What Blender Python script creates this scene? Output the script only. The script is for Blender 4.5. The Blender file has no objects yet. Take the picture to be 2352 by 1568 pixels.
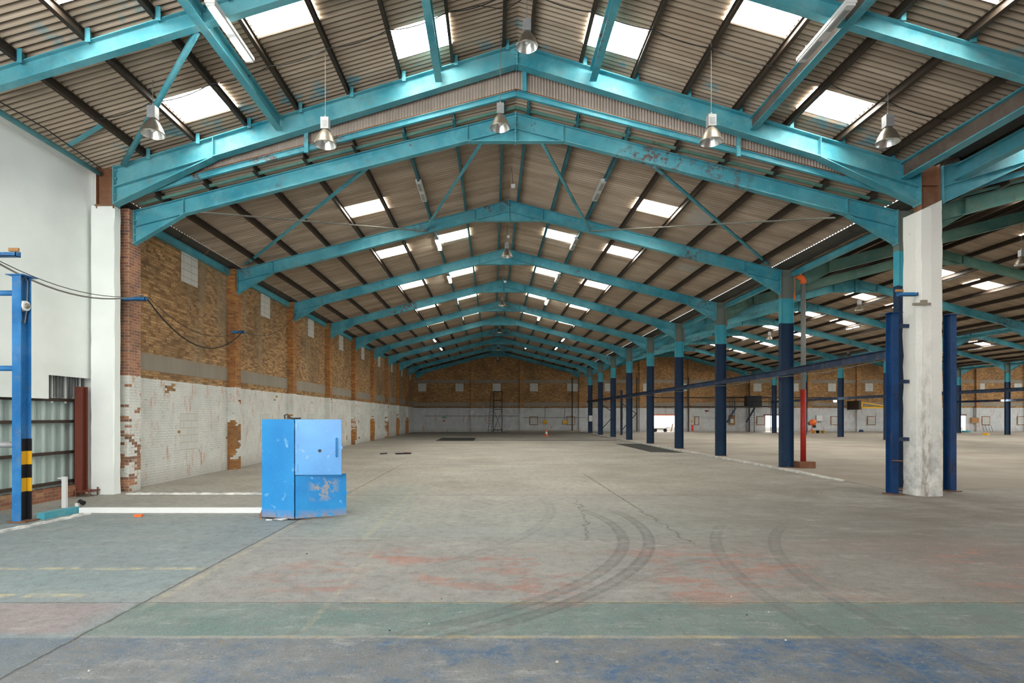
import bpy, math, random
from mathutils import Vector, Matrix
random.seed(4)
S = bpy.context.scene
COL = S.collection
# ------------------------------------------------------------------ camera
F_PX, VPX, VPY, EYE = 1307.0, 1132.0, 955.0, 1.95
cd = bpy.data.cameras.new('camera'); cam = bpy.data.objects.new('camera', cd); COL.objects.link(cam)
cam.location = (0, 0, EYE); cam.rotation_euler = (math.pi/2, 0, 0)
cd.sensor_width = 36; cd.lens = F_PX/2352*36
cd.shift_x = (1176-VPX)/2352; cd.shift_y = (VPY-784)/2352
cd.clip_start = .05; cd.clip_end = 400
S.camera = cam
# ------------------------------------------------------------------ exposure, world, large lights
S.view_settings.view_transform = 'Standard'; S.view_settings.look = 'None'
S.view_settings.exposure = 0.12; S.view_settings.gamma = 1; S.view_settings.use_curve_mapping = False
S.cycles.use_denoising = True
S.cycles.max_bounces = 5; S.cycles.diffuse_bounces = 4; S.cycles.glossy_bounces = 2
S.cycles.use_adaptive_sampling = True; S.cycles.adaptive_threshold = .1; S.cycles.adaptive_min_samples = 16
S.cycles.sample_clamp_indirect = 6
SKY_STRENGTH = 2.6       # overcast sky seen through the open front and the far doors
SKYLIGHT_STRENGTH = 26.0  # translucent roof sheets glowing with daylight
TUBE_STRENGTH = 90.0
w = bpy.data.worlds.new('sky'); S.world = w; w.use_nodes = True
bg = w.node_tree.nodes['Background']; bg.inputs[0].default_value = (.93, .97, 1, 1); bg.inputs[1].default_value = SKY_STRENGTH
def area(name, loc, rot, sx, sy, power, color=(1, 1, 1)):
    l = bpy.data.lights.new(name, 'AREA'); l.shape = 'RECTANGLE'; l.size = sx; l.size_y = sy
    l.energy = power; l.color = color
    o = bpy.data.objects.new(name, l); COL.objects.link(o); o.location = loc; o.rotation_euler = rot
    return o
# daylight through the open loading front behind the camera, and its left return
area('front_opening_daylight', (-5.2, -3.5, 4.0), (math.radians(97), 0, math.radians(-1)), 9.5, 6.5, 1500, (1, .985, .96))
area('side_opening_daylight', (-10.0, 1.0, 2.6), (math.radians(90), 0, math.radians(-75)), 7, 4.5, 420, (.9, .96, 1))

# daylight entering the three far doorways
for _x, _w in ((20.8, 2.8), (34.0, 1.7), (56.4, 1.9)):
    area('far_door_daylight', (_x, 70.3, 1.1), (math.radians(-90), 0, 0), _w, 2.0, 260, (1, .97, .9))
# ------------------------------------------------------------------ building numbers (metres)
RIDGE, PITCH = .59, 20.4          # ridge of the main aisle, aisle spacing
Y1, BAY = 14.91, 6.02             # first main frame, bay length
YF = [Y1+BAY*k for k in range(10)]
YWALL = 69.1
AP, SL = 9.86, .257               # main rafters: top at apex, slope
FAP, FSL = 11.1, .304             # front building rafters
Y0 = 14.1                         # front building's last frame
HALF = 9.96
OFFS = [.3, 1.56, 2.84, 4.12, 5.38, 6.64, 7.9, 9.12]

# ------------------------------------------------------------------ node helpers
class N:
    def __init__(s, name):
        s.m = bpy.data.materials.new(name); s.m.use_nodes = True; s.t = s.m.node_tree
        s.b = s.t.nodes['Principled BSDF']; s.out = s.t.nodes['Material Output']
        g = s.t.nodes.new('ShaderNodeNewGeometry'); s.pos = g.outputs['Position']; s.nor = g.outputs['Normal']
        x = s.t.nodes.new('ShaderNodeSeparateXYZ'); s.link(s.pos, x.inputs[0]); s.X, s.Y, s.Z = x.outputs
    def link(s, a, b): s.t.links.new(a, b)
    def put(s, v, sock):
        if isinstance(v, (int, float)): sock.default_value = v
        elif isinstance(v, tuple):
            sock.default_value = v if len(sock.default_value) == len(v) else (*v, 1)
        else: s.link(v, sock)
    def math(s, op, a, b=None, c=None, clamp=False):
        n = s.t.nodes.new('ShaderNodeMath'); n.operation = op; n.use_clamp = clamp
        s.put(a, n.inputs[0])
        if b is not None: s.put(b, n.inputs[1])
        if c is not None: s.put(c, n.inputs[2])
        return n.outputs[0]
    def comb(s, x, y, z):
        n = s.t.nodes.new('ShaderNodeCombineXYZ'); s.put(x, n.inputs[0]); s.put(y, n.inputs[1]); s.put(z, n.inputs[2]); return n.outputs[0]
    def noise(s, scale=1, detail=4, rough=.55, vec=None, stretch=None):
        n = s.t.nodes.new('ShaderNodeTexNoise'); n.inputs['Scale'].default_value = scale
        n.inputs['Detail'].default_value = detail; n.inputs['Roughness'].default_value = rough
        v = vec if vec is not None else s.pos
        if stretch:
            mp = s.t.nodes.new('ShaderNodeMapping'); s.link(v, mp.inputs[0]); mp.inputs['Scale'].default_value = stretch; v = mp.outputs[0]
        s.link(v, n.inputs['Vector']); return n.outputs['Fac']
    def ramp(s, v, a, b):      # smooth 0..1 between a and b (b may be < a)
        n = s.t.nodes.new('ShaderNodeMapRange'); n.inputs[1].default_value = a; n.inputs[2].default_value = b
        n.inputs[3].default_value = 0; n.inputs[4].default_value = 1
        s.put(v, n.inputs[0]); return n.outputs[0]
    def mix(s, f, a, b):
        n = s.t.nodes.new('ShaderNodeMix'); n.data_type = 'RGBA'
        s.put(f, n.inputs[0]); s.put(a, n.inputs[6]); s.put(b, n.inputs[7]); return n.outputs[2]
    def mul(s, a, b): return s.math('MULTIPLY', a, b)
    def band(s, v, lo, hi, e=.02):    # 1 inside lo..hi
        return s.mul(s.ramp(v, lo-e, lo+e), s.ramp(v, hi+e, hi-e))
    def scale_col(s, c, f):
        n = s.t.nodes.new('ShaderNodeVectorMath'); n.operation = 'SCALE'; s.put(c, n.inputs[0]); s.put(f, n.inputs[3]); return n.outputs[0]
    def fin(s, col, rough=.7, metal=0, bump=None, dist=.01, strength=.6, spec=.3):
        s.put(col, s.b.inputs['Base Color']); s.put(rough, s.b.inputs['Roughness']); s.put(metal, s.b.inputs['Metallic'])
        s.b.inputs['Specular IOR Level'].default_value = spec
        if bump is not None:
            n = s.t.nodes.new('ShaderNodeBump'); n.inputs['Distance'].default_value = dist; n.inputs['Strength'].default_value = strength
            s.link(bump, n.inputs['Height']); s.link(n.outputs[0], s.b.inputs['Normal'])
        return s.m

def painted(name, col, col2, rustcol=(.13, .045, .018), rust=.64, wear=.4, rough=.5, chip=None):
    n = N(name)
    c = n.mix(n.ramp(n.noise(.7, 4), .35, .7), col, col2)
    c = n.mix(n.mul(n.ramp(n.noise(1.7, 7, .7), .46, .66), wear), c, tuple(min(1, v*1.25+.05) for v in col2))
    c = n.mix(n.mul(n.ramp(n.noise(3.5, 9, .8), .50, .66), .30), c, (.22, .20, .14))
    if chip: c = n.mix(n.ramp(n.noise(38, 5, .7), .66, .69), c, chip)
    r = n.mul(n.ramp(n.noise(.5, 3), .58, .66), n.ramp(n.noise(5, 8, .75), .50, .56))
    r = n.math('MAXIMUM', r, n.ramp(n.noise(2.3, 8, .8), rust, rust+.04)) if rust < .63 else n.ramp(n.noise(2.3, 8, .8), rust, rust+.04)
    c = n.mix(n.mul(r, .85), c, rustcol)
    return n.fin(c, rough, bump=n.noise(30, 4), dist=.004, strength=.4)

def plain(name, col, rough=.6, metal=0, var=.25, sc=8):
    n = N(name); d = tuple(v*(1-var) for v in col)
    return n.fin(n.mix(n.noise(sc, 5), d, col), rough, metal)

def emis(name, col, st, base=(.8, .8, .8)):
    n = N(name); n.put(base, n.b.inputs['Base Color']); n.put(col, n.b.inputs['Emission Color']); n.b.inputs['Emission Strength'].default_value = st
    return n.m

TEAL, TEAL2 = (.03, .25, .33), (.10, .37, .43)
M = {}
M['teal'] = painted('turquoise_paint', TEAL, TEAL2, rust=.625)
M['teal_clean'] = painted('turquoise_paint_light', (.03, .25, .32), (.13, .37, .41), rust=.64, rustcol=(.22, .2, .15))
M['teal_green'] = painted('algae_stained_paint', (.05, .17, .15), (.12, .22, .16), rust=.60, rustcol=(.09, .09, .05))
M['navy'] = painted('navy_paint', (.004, .016, .045), (.008, .03, .08), rust=.74)
M['royal'] = painted('royal_blue_paint', (.006, .10, .29), (.025, .18, .42), rust=.74, chip=(.35, .5, .6))
M['rust'] = painted('rusted_steel', (.14, .055, .025), (.22, .10, .05), rust=.6)
M['rust_web'] = painted('brown_worn_web', (.085, .055, .04), (.16, .12, .10), rust=.64, rustcol=(.20, .24, .25))
M['redoxide'] = plain('red_oxide_primer', (.17, .045, .028), .6)
M['purlin'] = plain('dark_brown_steel', (.055, .038, .026), .6, var=.5)
M['purlin_teal'] = painted('purlin_turquoise_paint', (.01, .10, .14), (.03, .17, .21), rust=.62, rustcol=(.05, .035, .02))
M['concrete'] = N('grey_concrete')
_n = M['concrete']; M['concrete'] = _n.fin(_n.mix(_n.noise(1.5, 6, .6, stretch=(1, 1, .3)), (.20, .17, .13), (.34, .30, .245)), .9, bump=_n.noise(20, 5), dist=.006)
_n = N('white_painted_wall'); M['white'] = _n.fin(_n.mix(_n.ramp(_n.noise(.6, 4), .4, .7), (.76, .80, .76), (.85, .88, .84)), .8, bump=_n.noise(9, 5), dist=.004)
_n = N('white_painted_concrete')
_low = _n.mul(_n.ramp(_n.Z, 2.6, .3), _n.ramp(_n.noise(3, 6, .7), .38, .62))
_c = _n.mix(_low, (.74, .73, .68), (.40, .41, .40))
_c = _n.mix(_n.ramp(_n.noise(5, 7, .75), .66, .70), _c, (.36, .31, .24))
_c = _n.mix(_n.mul(_n.band(_n.X, 10.4, 10.62, .05), _n.mul(_n.ramp(_n.Z, 4.5, .5), _n.ramp(_n.noise(9, 7, .75, stretch=(1, 1, .25)), .47, .6))), _c, (.33, .29, .24))
M['white_conc'] = _n.fin(_c, .9, bump=_n.noise(14, 7, .7), dist=.02, strength=.7)
M['white_metal'] = plain('white_enamel', (.70, .71, .69), .4, var=.1)
M['grey_metal'] = plain('grey_galvanised_metal', (.36, .37, .37), .5, .2, var=.3)
M['gutter'] = plain('weathered_gutter', (.085, .08, .065), .7, var=.6, sc=2)
M['cable'] = plain('black_cable', (.03, .028, .025), .6)
M['cable_grey'] = plain('grey_cable', (.2, .19, .16), .6)
M['black'] = plain('black_paint', (.015, .015, .018), .5)
M['yellow'] = plain('yellow_paint', (.75, .42, .02), .5, var=.1)
M['orange'] = plain('orange_plastic', (.85, .16, .03), .4, var=.15)
M['red'] = plain('red_paint', (.42, .03, .02), .4, var=.3)
M['signred'] = plain('sign_red', (.62, .03, .03), .4, var=.05)
M['signgreen'] = plain('sign_green', (.03, .35, .16), .4, var=.05)
M['pvc'] = plain('grey_plastic_pipe', (.25, .25, .235), .45, var=.15)
M['timber'] = plain('weathered_timber', (.45, .24, .10), .8, var=.4, sc=20)
M['alu'] = plain('dusty_aluminium', (.33, .29, .23), .42, .7, var=.4)
M['reflector'] = plain('bright_reflector', (.85, .85, .82), .25, .85, var=.1)
M['bulb'] = plain('frosted_bulb', (.85, .85, .8), .25, var=.02)
M['diffuser'] = plain('clear_ribbed_diffuser', (.62, .63, .62), .3, var=.15, sc=30)
M['tube_lit'] = emis('lit_fluorescent_tube', (.95, 1, .96), TUBE_STRENGTH)
M['flood_lit'] = emis('lit_floodlight', (.75, .95, 1), 60)
M['dark_hole'] = plain('dark_steel_mesh', (.035, .037, .033), .8)
M['block'] = None
_n = N('corrugated_cement_sheet')
_st = _n.noise(1.0, 5, .65, stretch=(.25, 3, .25)); _bl = _n.noise(.45, 4)
_c = _n.mix(_n.ramp(_st, .3, .72), (.30, .235, .175), (.55, .45, .345))
_c = _n.mix(_n.mul(_n.ramp(_bl, .5, .75), .45), _c, (.26, .175, .11))
_ph = _n.math('FRACT', _n.math('ADD', _n.math('DIVIDE', _n.Y, .146), .25))          # dirt plus painted-in shading in the hollows of the sheet
_c = _n.mix(_n.mul(_n.ramp(_n.math('ABSOLUTE', _n.math('SUBTRACT', _ph, .5)), .24, .04), .82), _c, (.10, .068, .042))
_os = _n.math('ADD', _n.band(_n.Y, 13.6, 14.1, .35), _n.band(_n.Y, 10.0, 10.6, .3))   # paint overspray beside the frames
_c = _n.mix(_n.mul(_os, _n.ramp(_n.noise(1.6, 3), .53, .66)), _c, (.05, .30, .38))
M['sheet'] = _n.fin(_c, .9, bump=_n.noise(25, 4), dist=.003)
_n = N('cement_sheet_vertical')
M['sheet_v'] = _n.fin(_n.mix(_n.noise(1.2, 5, .6, stretch=(3, 1, .3)), (.28, .23, .19), (.58, .50, .43)), .9)
_n = N('pale_roof_sheet'); M['sheet_pale'] = _n.fin(_n.mix(_n.noise(3, 4), (.34, .31, .27), (.46, .43, .38)), .85)
_n = N('translucent_roof_sheet')
_sp = _n.ramp(_n.noise(15, 6, .75, stretch=(1, 2.2, 1)), .60, .615)
_c = _n.mix(_sp, (1, .97, .90), (.006, .004, .0022))
_n.put((.7, .68, .6), _n.b.inputs['Base Color']); _n.put(_c, _n.b.inputs['Emission Color']); _n.b.inputs['Emission Strength'].default_value = SKYLIGHT_STRENGTH
M['skylight'] = _n.m

def brick_mat(name, c1, c2, mortar, paint, peel=.66, top=3.0, stain=True, paintcol=(.72, .73, .68), var=(.58, .36, .17), lowpeel=0.0):
    n = N(name)
    u = n.math('ADD', n.X, n.Y)
    v = n.comb(u, n.Z, 0)
    b = n.t.nodes.new('ShaderNodeTexBrick'); n.link(v, b.inputs['Vector'])
    b.inputs['Scale'].default_value = 1; b.inputs['Brick Width'].default_value = .225; b.inputs['Row Height'].default_value = .075
    b.inputs['Mortar Size'].default_value = .007; b.inputs['Bias'].default_value = 0.1
    n.put(c1, b.inputs['Color1']); n.put(c2, b.inputs['Color2']); n.put(mortar, b.inputs['Mortar'])
    # brick-sized cells for colour variation and paint loss
    row = n.math('FLOOR', n.math('DIVIDE', n.Z, .075)); off = n.mul(n.math('MODULO', row, 2), .1125)
    cell = n.comb(n.math('FLOOR', n.math('DIVIDE', n.math('ADD', u, off), .225)), row, 0)
    wn = n.t.nodes.new('ShaderNodeTexWhiteNoise'); n.link(cell, wn.inputs['Vector'])
    c = n.mix(n.mul(n.ramp(wn.outputs['Value'], .55, 1), n.math('SUBTRACT', 1, b.outputs['Fac'])), b.outputs['Color'], var)
    c = n.mix(n.mul(n.ramp(n.noise(.55, 4), .42, .68), .55), c, (.13, .085, .05))
    if stain:
        c = n.mix(n.mul(n.ramp(n.noise(.9, 4, .6, stretch=(1.2, 1.2, .12)), .52, .66), .55), c, (.32, .26, .17))
    if paint:
        cn = n.noise(.16, 3, .7, vec=cell, stretch=(1.6, .55, 1))
        cn = n.math('ADD', cn, n.mul(n.ramp(n.Z, 2.1, 1.4), lowpeel)); loss = n.ramp(cn, peel, peel+.008)
        pc = n.mix(n.ramp(n.noise(1.3, 5, .6), .35, .7), tuple(x*.84 for x in paintcol), paintcol)
        pc = n.mix(n.mul(b.outputs['Fac'], n.ramp(n.noise(2, 4), .4, .6)), pc, tuple(x*.68 for x in paintcol))
        pc = n.mix(n.mul(n.ramp(n.noise(2.2, 6, .75, stretch=(1.6, 1.6, .45)), .56, .66), .75), pc, (.50, .22, .11))
        pc = n.mix(n.mul(n.ramp(n.noise(11, 6, .75, stretch=(.45, .45, 2.2)), .60, .65), .7), pc, (.16, .12, .08))
        pc = n.mix(n.mul(n.ramp(n.Z, .5, 0), .5), pc, (.30, .27, .23))
        edge = n.math('ADD', n.Z, n.mul(n.noise(3, 3), .08))
        m = n.mul(n.ramp(edge, top+.045, top+.035), n.math('SUBTRACT', 1, loss))
        c = n.mix(m, c, pc)
    h = n.math('ADD', n.mul(n.math('SUBTRACT', 1, b.outputs['Fac']), .6), n.mul(n.noise(14, 5), .8))
    return n.fin(c, .92, bump=h, dist=.018, strength=.8)
M['brick'] = brick_mat('stock_brick', (.50, .28, .11), (.23, .12, .048), (.20, .15, .095), True, peel=.665)
M['brick_pier'] = brick_mat('orange_pier_brick', (.44, .185, .055), (.27, .10, .035), (.36, .23, .10), True, peel=.60, stain=False, var=(.5, .24, .07), lowpeel=.17)
M['brick_red'] = brick_mat('red_pier_brick', (.50, .24, .14), (.30, .13, .08), (.50, .38, .28), True, peel=.60, stain=False, var=(.20, .12, .10), lowpeel=.10)
M['brick_back'] = brick_mat('far_brick', (.42, .22, .085), (.26, .125, .045), (.36, .24, .12), True, peel=.80, top=2.93, stain=False, paintcol=(.64, .66, .66))
M['brick_back_pier'] = brick_mat('far_pier_brick', (.48, .25, .10), (.36, .18, .07), (.30, .20, .10), True, peel=.80, top=2.93, stain=False, paintcol=(.64, .66, .66))
M['brick_small'] = brick_mat('plinth_brick', (.34, .13, .07), (.22, .09, .055), (.3, .22, .16), False, stain=False)
def block_mat(name, c, line):
    n = N(name); b = n.t.nodes.new('ShaderNodeTexBrick'); n.link(n.comb(n.math('ADD', n.X, n.Y), n.Z, 0), b.inputs['Vector'])
    b.inputs['Scale'].default_value = 1; b.inputs['Brick Width'].default_value = .45; b.inputs['Row Height'].default_value = .225; b.inputs['Mortar Size'].default_value = .009
    b.offset = 0 if 'grey' in name else .5
    n.put(c, b.inputs['Color1']); n.put(tuple(x*.93 for x in c), b.inputs['Color2']); n.put(line, b.inputs['Mortar'])
    return n.fin(b.outputs['Color'], .9)
M['block'] = block_mat('grey_blockwork', (.56, .56, .52), (.33, .27, .17))
M['block_paint'] = block_mat('painted_blockwork', (.60, .61, .57), (.47, .40, .27))

# floor: concrete with worn paint bays, joints, tyre marks
def floor_mat():
    n = N('worn_painted_concrete')
    X, Y = n.X, n.Y
    c = n.mix(n.ramp(n.noise(.35, 5, .6), .3, .7), (.29, .265, .22), (.43, .405, .345))
    front = n.ramp(Y, 16, 9)
    c = n.mix(n.mul(front, .88), c, n.mix(n.ramp(n.noise(.8, 5), .3, .7), (.185, .205, .20), (.265, .285, .275)))
    left = n.mul(n.ramp(X, -3.6, -3.7), n.ramp(Y, 11.35, 11.25))
    c = n.mix(n.mul(left, .6), c, n.mix(n.noise(1.1, 5), (.145, .20, .225), (.20, .26, .28)))
    c = n.mix(n.mul(n.mul(n.band(X, -3.3, -1.7, .3), n.band(Y, 9.2, 16, .5)), .4), c, (.22, .28, .255))
    # brown grime towards the right-hand columns, deepened to paint in light falloff
    c = n.mix(n.mul(n.ramp(X, 2, 9.5), n.mul(n.ramp(Y, 24, 13), n.ramp(n.noise(.5, 5, .6), .2, .6))), c, (.12, .095, .072))
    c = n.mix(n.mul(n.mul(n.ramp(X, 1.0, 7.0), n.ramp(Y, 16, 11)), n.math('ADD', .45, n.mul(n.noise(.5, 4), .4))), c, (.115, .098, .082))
    wob = n.mul(n.math('SUBTRACT', n.noise(2.5, 4), .5), .05)
    Yw = n.math('ADD', Y, wob)
    right = n.ramp(X, -3.72, -3.66)
    patch = n.ramp(n.noise(1.6, 7, .72), .36, .60)
    green = n.mul(n.band(Yw, 5.05, 5.93, .02), right)
    c = n.mix(n.mul(green, n.math('ADD', .45, n.mul(patch, .4))), c, (.085, .155, .14))
    leftgreen = n.mul(n.band(Yw, 6.2, 7.28, .02), n.ramp(X, -3.66, -3.72))
    c = n.mix(n.mul(leftgreen, .3), c, (.19, .27, .27))
    pink = n.mul(n.band(Yw, 5.1, 5.93, .05), n.mul(n.ramp(X, -3.6, -4.0), n.ramp(n.math('ADD', X, n.mul(Y, .5)), -3.1, -2.9)))
    c = n.mix(n.mul(pink, .5), c, (.30, .19, .18))
    bluem = n.mul(n.ramp(Yw, 5.02, 4.98), n.mul(n.ramp(n.noise(1.0, 9, .82), .46, .58), n.ramp(n.noise(9, 8, .8), .40, .52)))
    c = n.mix(n.mul(n.ramp(Yw, 5.02, 4.98), .62), c, (.10, .112, .125))
    c = n.mix(n.mul(bluem, n.math('ADD', .3, n.mul(n.ramp(X, -5, 1), .65))), c, (.02, .085, .185))
    rednoise = n.mul(n.ramp(n.noise(1.5, 8, .78, stretch=(.7, 1.6, 1)), .50, .56), n.ramp(n.noise(.5, 3), .40, .55))
    redz = n.mul(n.mul(n.band(Yw, 5.95, 8.3, .3), n.band(X, -2.6, 7.5, .6)), rednoise)
    c = n.mix(n.mul(redz, .6), c, (.36, .10, .055))
    c = n.mix(n.mul(n.mul(n.band(Yw, 5.97, 9.1, .1), n.band(X, -3.65, 8, .3)), .16), c, (.30, .20, .17))
    # faint yellow lines
    worn = n.ramp(n.noise(4, 8, .8), .42, .54)
    def line(mask, s, col=(.42, .33, .14)):
        nonlocal c; c = n.mix(n.mul(mask, n.mul(worn, s)), c, col)
    line(n.mul(n.band(Yw, 4.99, 5.06, .01), n.mul(n.ramp(X, -3.5, -1.0), n.ramp(n.noise(1.4, 7, .8), .44, .54))), .6)
    line(n.mul(n.band(Yw, 7.22, 7.33, .015), n.ramp(X, -3.66, -3.72)), .85, (.44, .39, .26))
    line(n.mul(n.band(Yw, 6.12, 6.24, .015), n.ramp(X, -4.4, -4.5)), .9, (.44, .38, .22))
    line(n.mul(n.band(X, -3.60, -3.50, .015), n.band(Y, 5.9, 26, .3)), .6, (.38, .34, .24))
    line(n.mul(n.band(X, -2.1, -2.0, .015), n.band(Y, 8.9, 26, .2)), .55, (.38, .34, .24))
    line(n.mul(n.band(X, -1.75, -1.68, .015), n.band(Y, 5.05, 26, .2)), .4, (.38, .34, .24))
    line(n.mul(n.band(Yw, 9.05, 9.12, .015), n.band(X, -3.3, -1.0, .1)), .5, (.40, .37, .27))
    line(n.mul(n.band(Yw, 5.93, 5.99, .01), n.band(X, -1.5, 9, .1)), .45)
    # joints and cracks
    j = n.noise(3, 6, .7)
    jw = n.mul(n.math('SUBTRACT', j, .5), .09); jc = n.mul(n.math('SUBTRACT', n.noise(1.6, 8, .75), .5), .7)
    def joint(v, at, wd=.012, m=None):
        d = n.math('ABSOLUTE', n.math('SUBTRACT', n.math('ADD', v, jw), at))
        k = n.ramp(d, wd, wd*.4)
        return k if m is None else n.mul(k, m)
    js = [joint(X, -3.65, .02, n.ramp(Y, 26, 20)), joint(Y, 5.95, .014), joint(Y, 14.05, .03, n.band(X, -9, 6.5, .2)),
          joint(Y, 9.15, .008, n.ramp(X, 1, 3)), joint(X, 3.06, .022, n.band(Y, 12.0, 19.5, .2)), joint(n.math('ADD', X, jc), 3.06, .018, n.band(Y, 8.6, 12.2, .2)), joint(Y, 22.9, .04, n.band(X, -6, 9, .2)),
          joint(n.math('SUBTRACT', n.math('ADD', X, jc), n.mul(n.math('SUBTRACT', Y, 9), .1)), 1.55, .016, n.band(Y, 9.0, 13.2, .2)),
          joint(Y, 31, .05, n.band(X, -7, 9, .2)), joint(Y, 41, .07, n.band(X, -7, 9, .2))]
    jj = js[0]
    for k in js[1:]: jj = n.math('MAXIMUM', jj, k)
    c = n.mix(n.mul(jj, .75), c, (.07, .06, .045))
    # tyre marks: arcs (centre, radius, half width, y range, strength)
    tex = n.math('ADD', .35, n.mul(n.ramp(n.noise(7, 5, .7), .35, .6), .65))
    tm = None
    for (cx, cy, r, hw, y0, y1, x0, x1, st) in TYRES:
        dx = n.math('SUBTRACT', X, cx); dy = n.math('SUBTRACT', Y, cy)
        d = n.math('ABSOLUTE', n.math('SUBTRACT', n.math('SQRT', n.math('ADD', n.mul(dx, dx), n.mul(dy, dy))), r))
        k = n.mul(n.mul(n.mul(n.ramp(d, hw, hw*.75), n.math('ADD', .5, n.mul(.5, n.ramp(d, hw*.1, hw*.8)))), n.mul(n.band(Y, y0, y1, .5), n.band(X, x0, x1, .2))), st)
        tm = k if tm is None else n.math('MAXIMUM', tm, k)
    c = n.mix(n.mul(n.mul(tm, tex), .8), c, (.05, .05, .048))
    # dust, scuffs, white specks
    c = n.mix(n.mul(n.ramp(n.noise(55, 4, .7), .54, .66), .30), c, (.09, .09, .085))
    c = n.mix(n.mul(n.ramp(n.noise(70, 3, .7, stretch=(.5, 1, 1)), .58, .68), .30), c, (.48, .49, .47))
    c = n.mix(n.mul(n.ramp(n.noise(2.2, 8, .8, vec=n.comb(n.math('ADD', X, n.mul(Y, .6)), n.mul(Y, .22), 0)), .54, .68), .32), c, (.13, .135, .13))
    c = n.mix(n.mul(n.ramp(n.noise(5, 8, .8, vec=n.comb(n.mul(X, .35), Y, 0)), .55, .66), .35), c, (.46, .46, .43))
    c = n.mix(n.mul(n.ramp(n.noise(.9, 7, .75, stretch=(.3, 1, 1)), .52, .72), .35), c, (.40, .38, .34))
    c = n.mix(n.mul(n.ramp(n.noise(6, 7, .75), .46, .66), .45), c, (.10, .10, .095))
    c = n.mix(n.mul(n.ramp(n.noise(26, 5, .7), .635, .66), .5), c, (.46, .51, .50))
    c = n.mix(n.mul(n.ramp(n.noise(23, 4, .7), .63, .66), .8), c, (.05, .045, .04))
    rg = n.ramp(n.noise(1.2, 5), .2, .8)
    return n.fin(c, n.math('ADD', .55, n.mul(rg, .3)), bump=n.math('ADD', n.math('ADD', n.noise(12, 8, .75), n.mul(n.noise(60, 4, .7), .5)), n.mul(jj, -1.5)), dist=.014, strength=.7, spec=.35)

def circ(p, q, r):   # circle through three floor points
    (ax, ay), (bx, by), (cx, cy) = p, q, r
    d = 2*(ax*(by-cy)+bx*(cy-ay)+cx*(ay-by))
    ux = ((ax*ax+ay*ay)*(by-cy)+(bx*bx+by*by)*(cy-ay)+(cx*cx+cy*cy)*(ay-by))/d
    uy = ((ax*ax+ay*ay)*(cx-bx)+(bx*bx+by*by)*(ax-cx)+(cx*cx+cy*cy)*(bx-ax))/d
    return ux, uy, math.hypot(ax-ux, ay-uy)
def arc(a, b, c3, hw, y0, y1, x0, x1, st):
    cx, cy, r = circ(a, b, c3); return (cx, cy, r, hw, y0, y1, x0, x1, st)
TYRES = [arc((2.15, 10.2), (1.5, 7.4), (-.3, 5.4), .105, 4.9, 11.5, -1.3, 4, .75),
         arc((2.62, 10.2), (1.75, 7.2), (-.1, 5.2), .105, 4.8, 11.5, -1.3, 4, .85),
         arc((3.5, 8.94), (3.04, 7.2), (3.02, 4.76), .10, 3.9, 10.2, 2, 4.4, .55),
         arc((4.45, 9.0), (3.85, 7.4), (3.75, 4.6), .10, 3.9, 10.2, 2, 5.5, .6),
         arc((1.2, 11.8), (.6, 9.5), (-.6, 7.6), .12, 7, 13.5, -1.5, 2, .35),
         arc((3.2, 7.9), (1.9, 7.0), (1.0, 6.0), .12, 5.9, 8.2, .7, 3.3, .35)]

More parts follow.
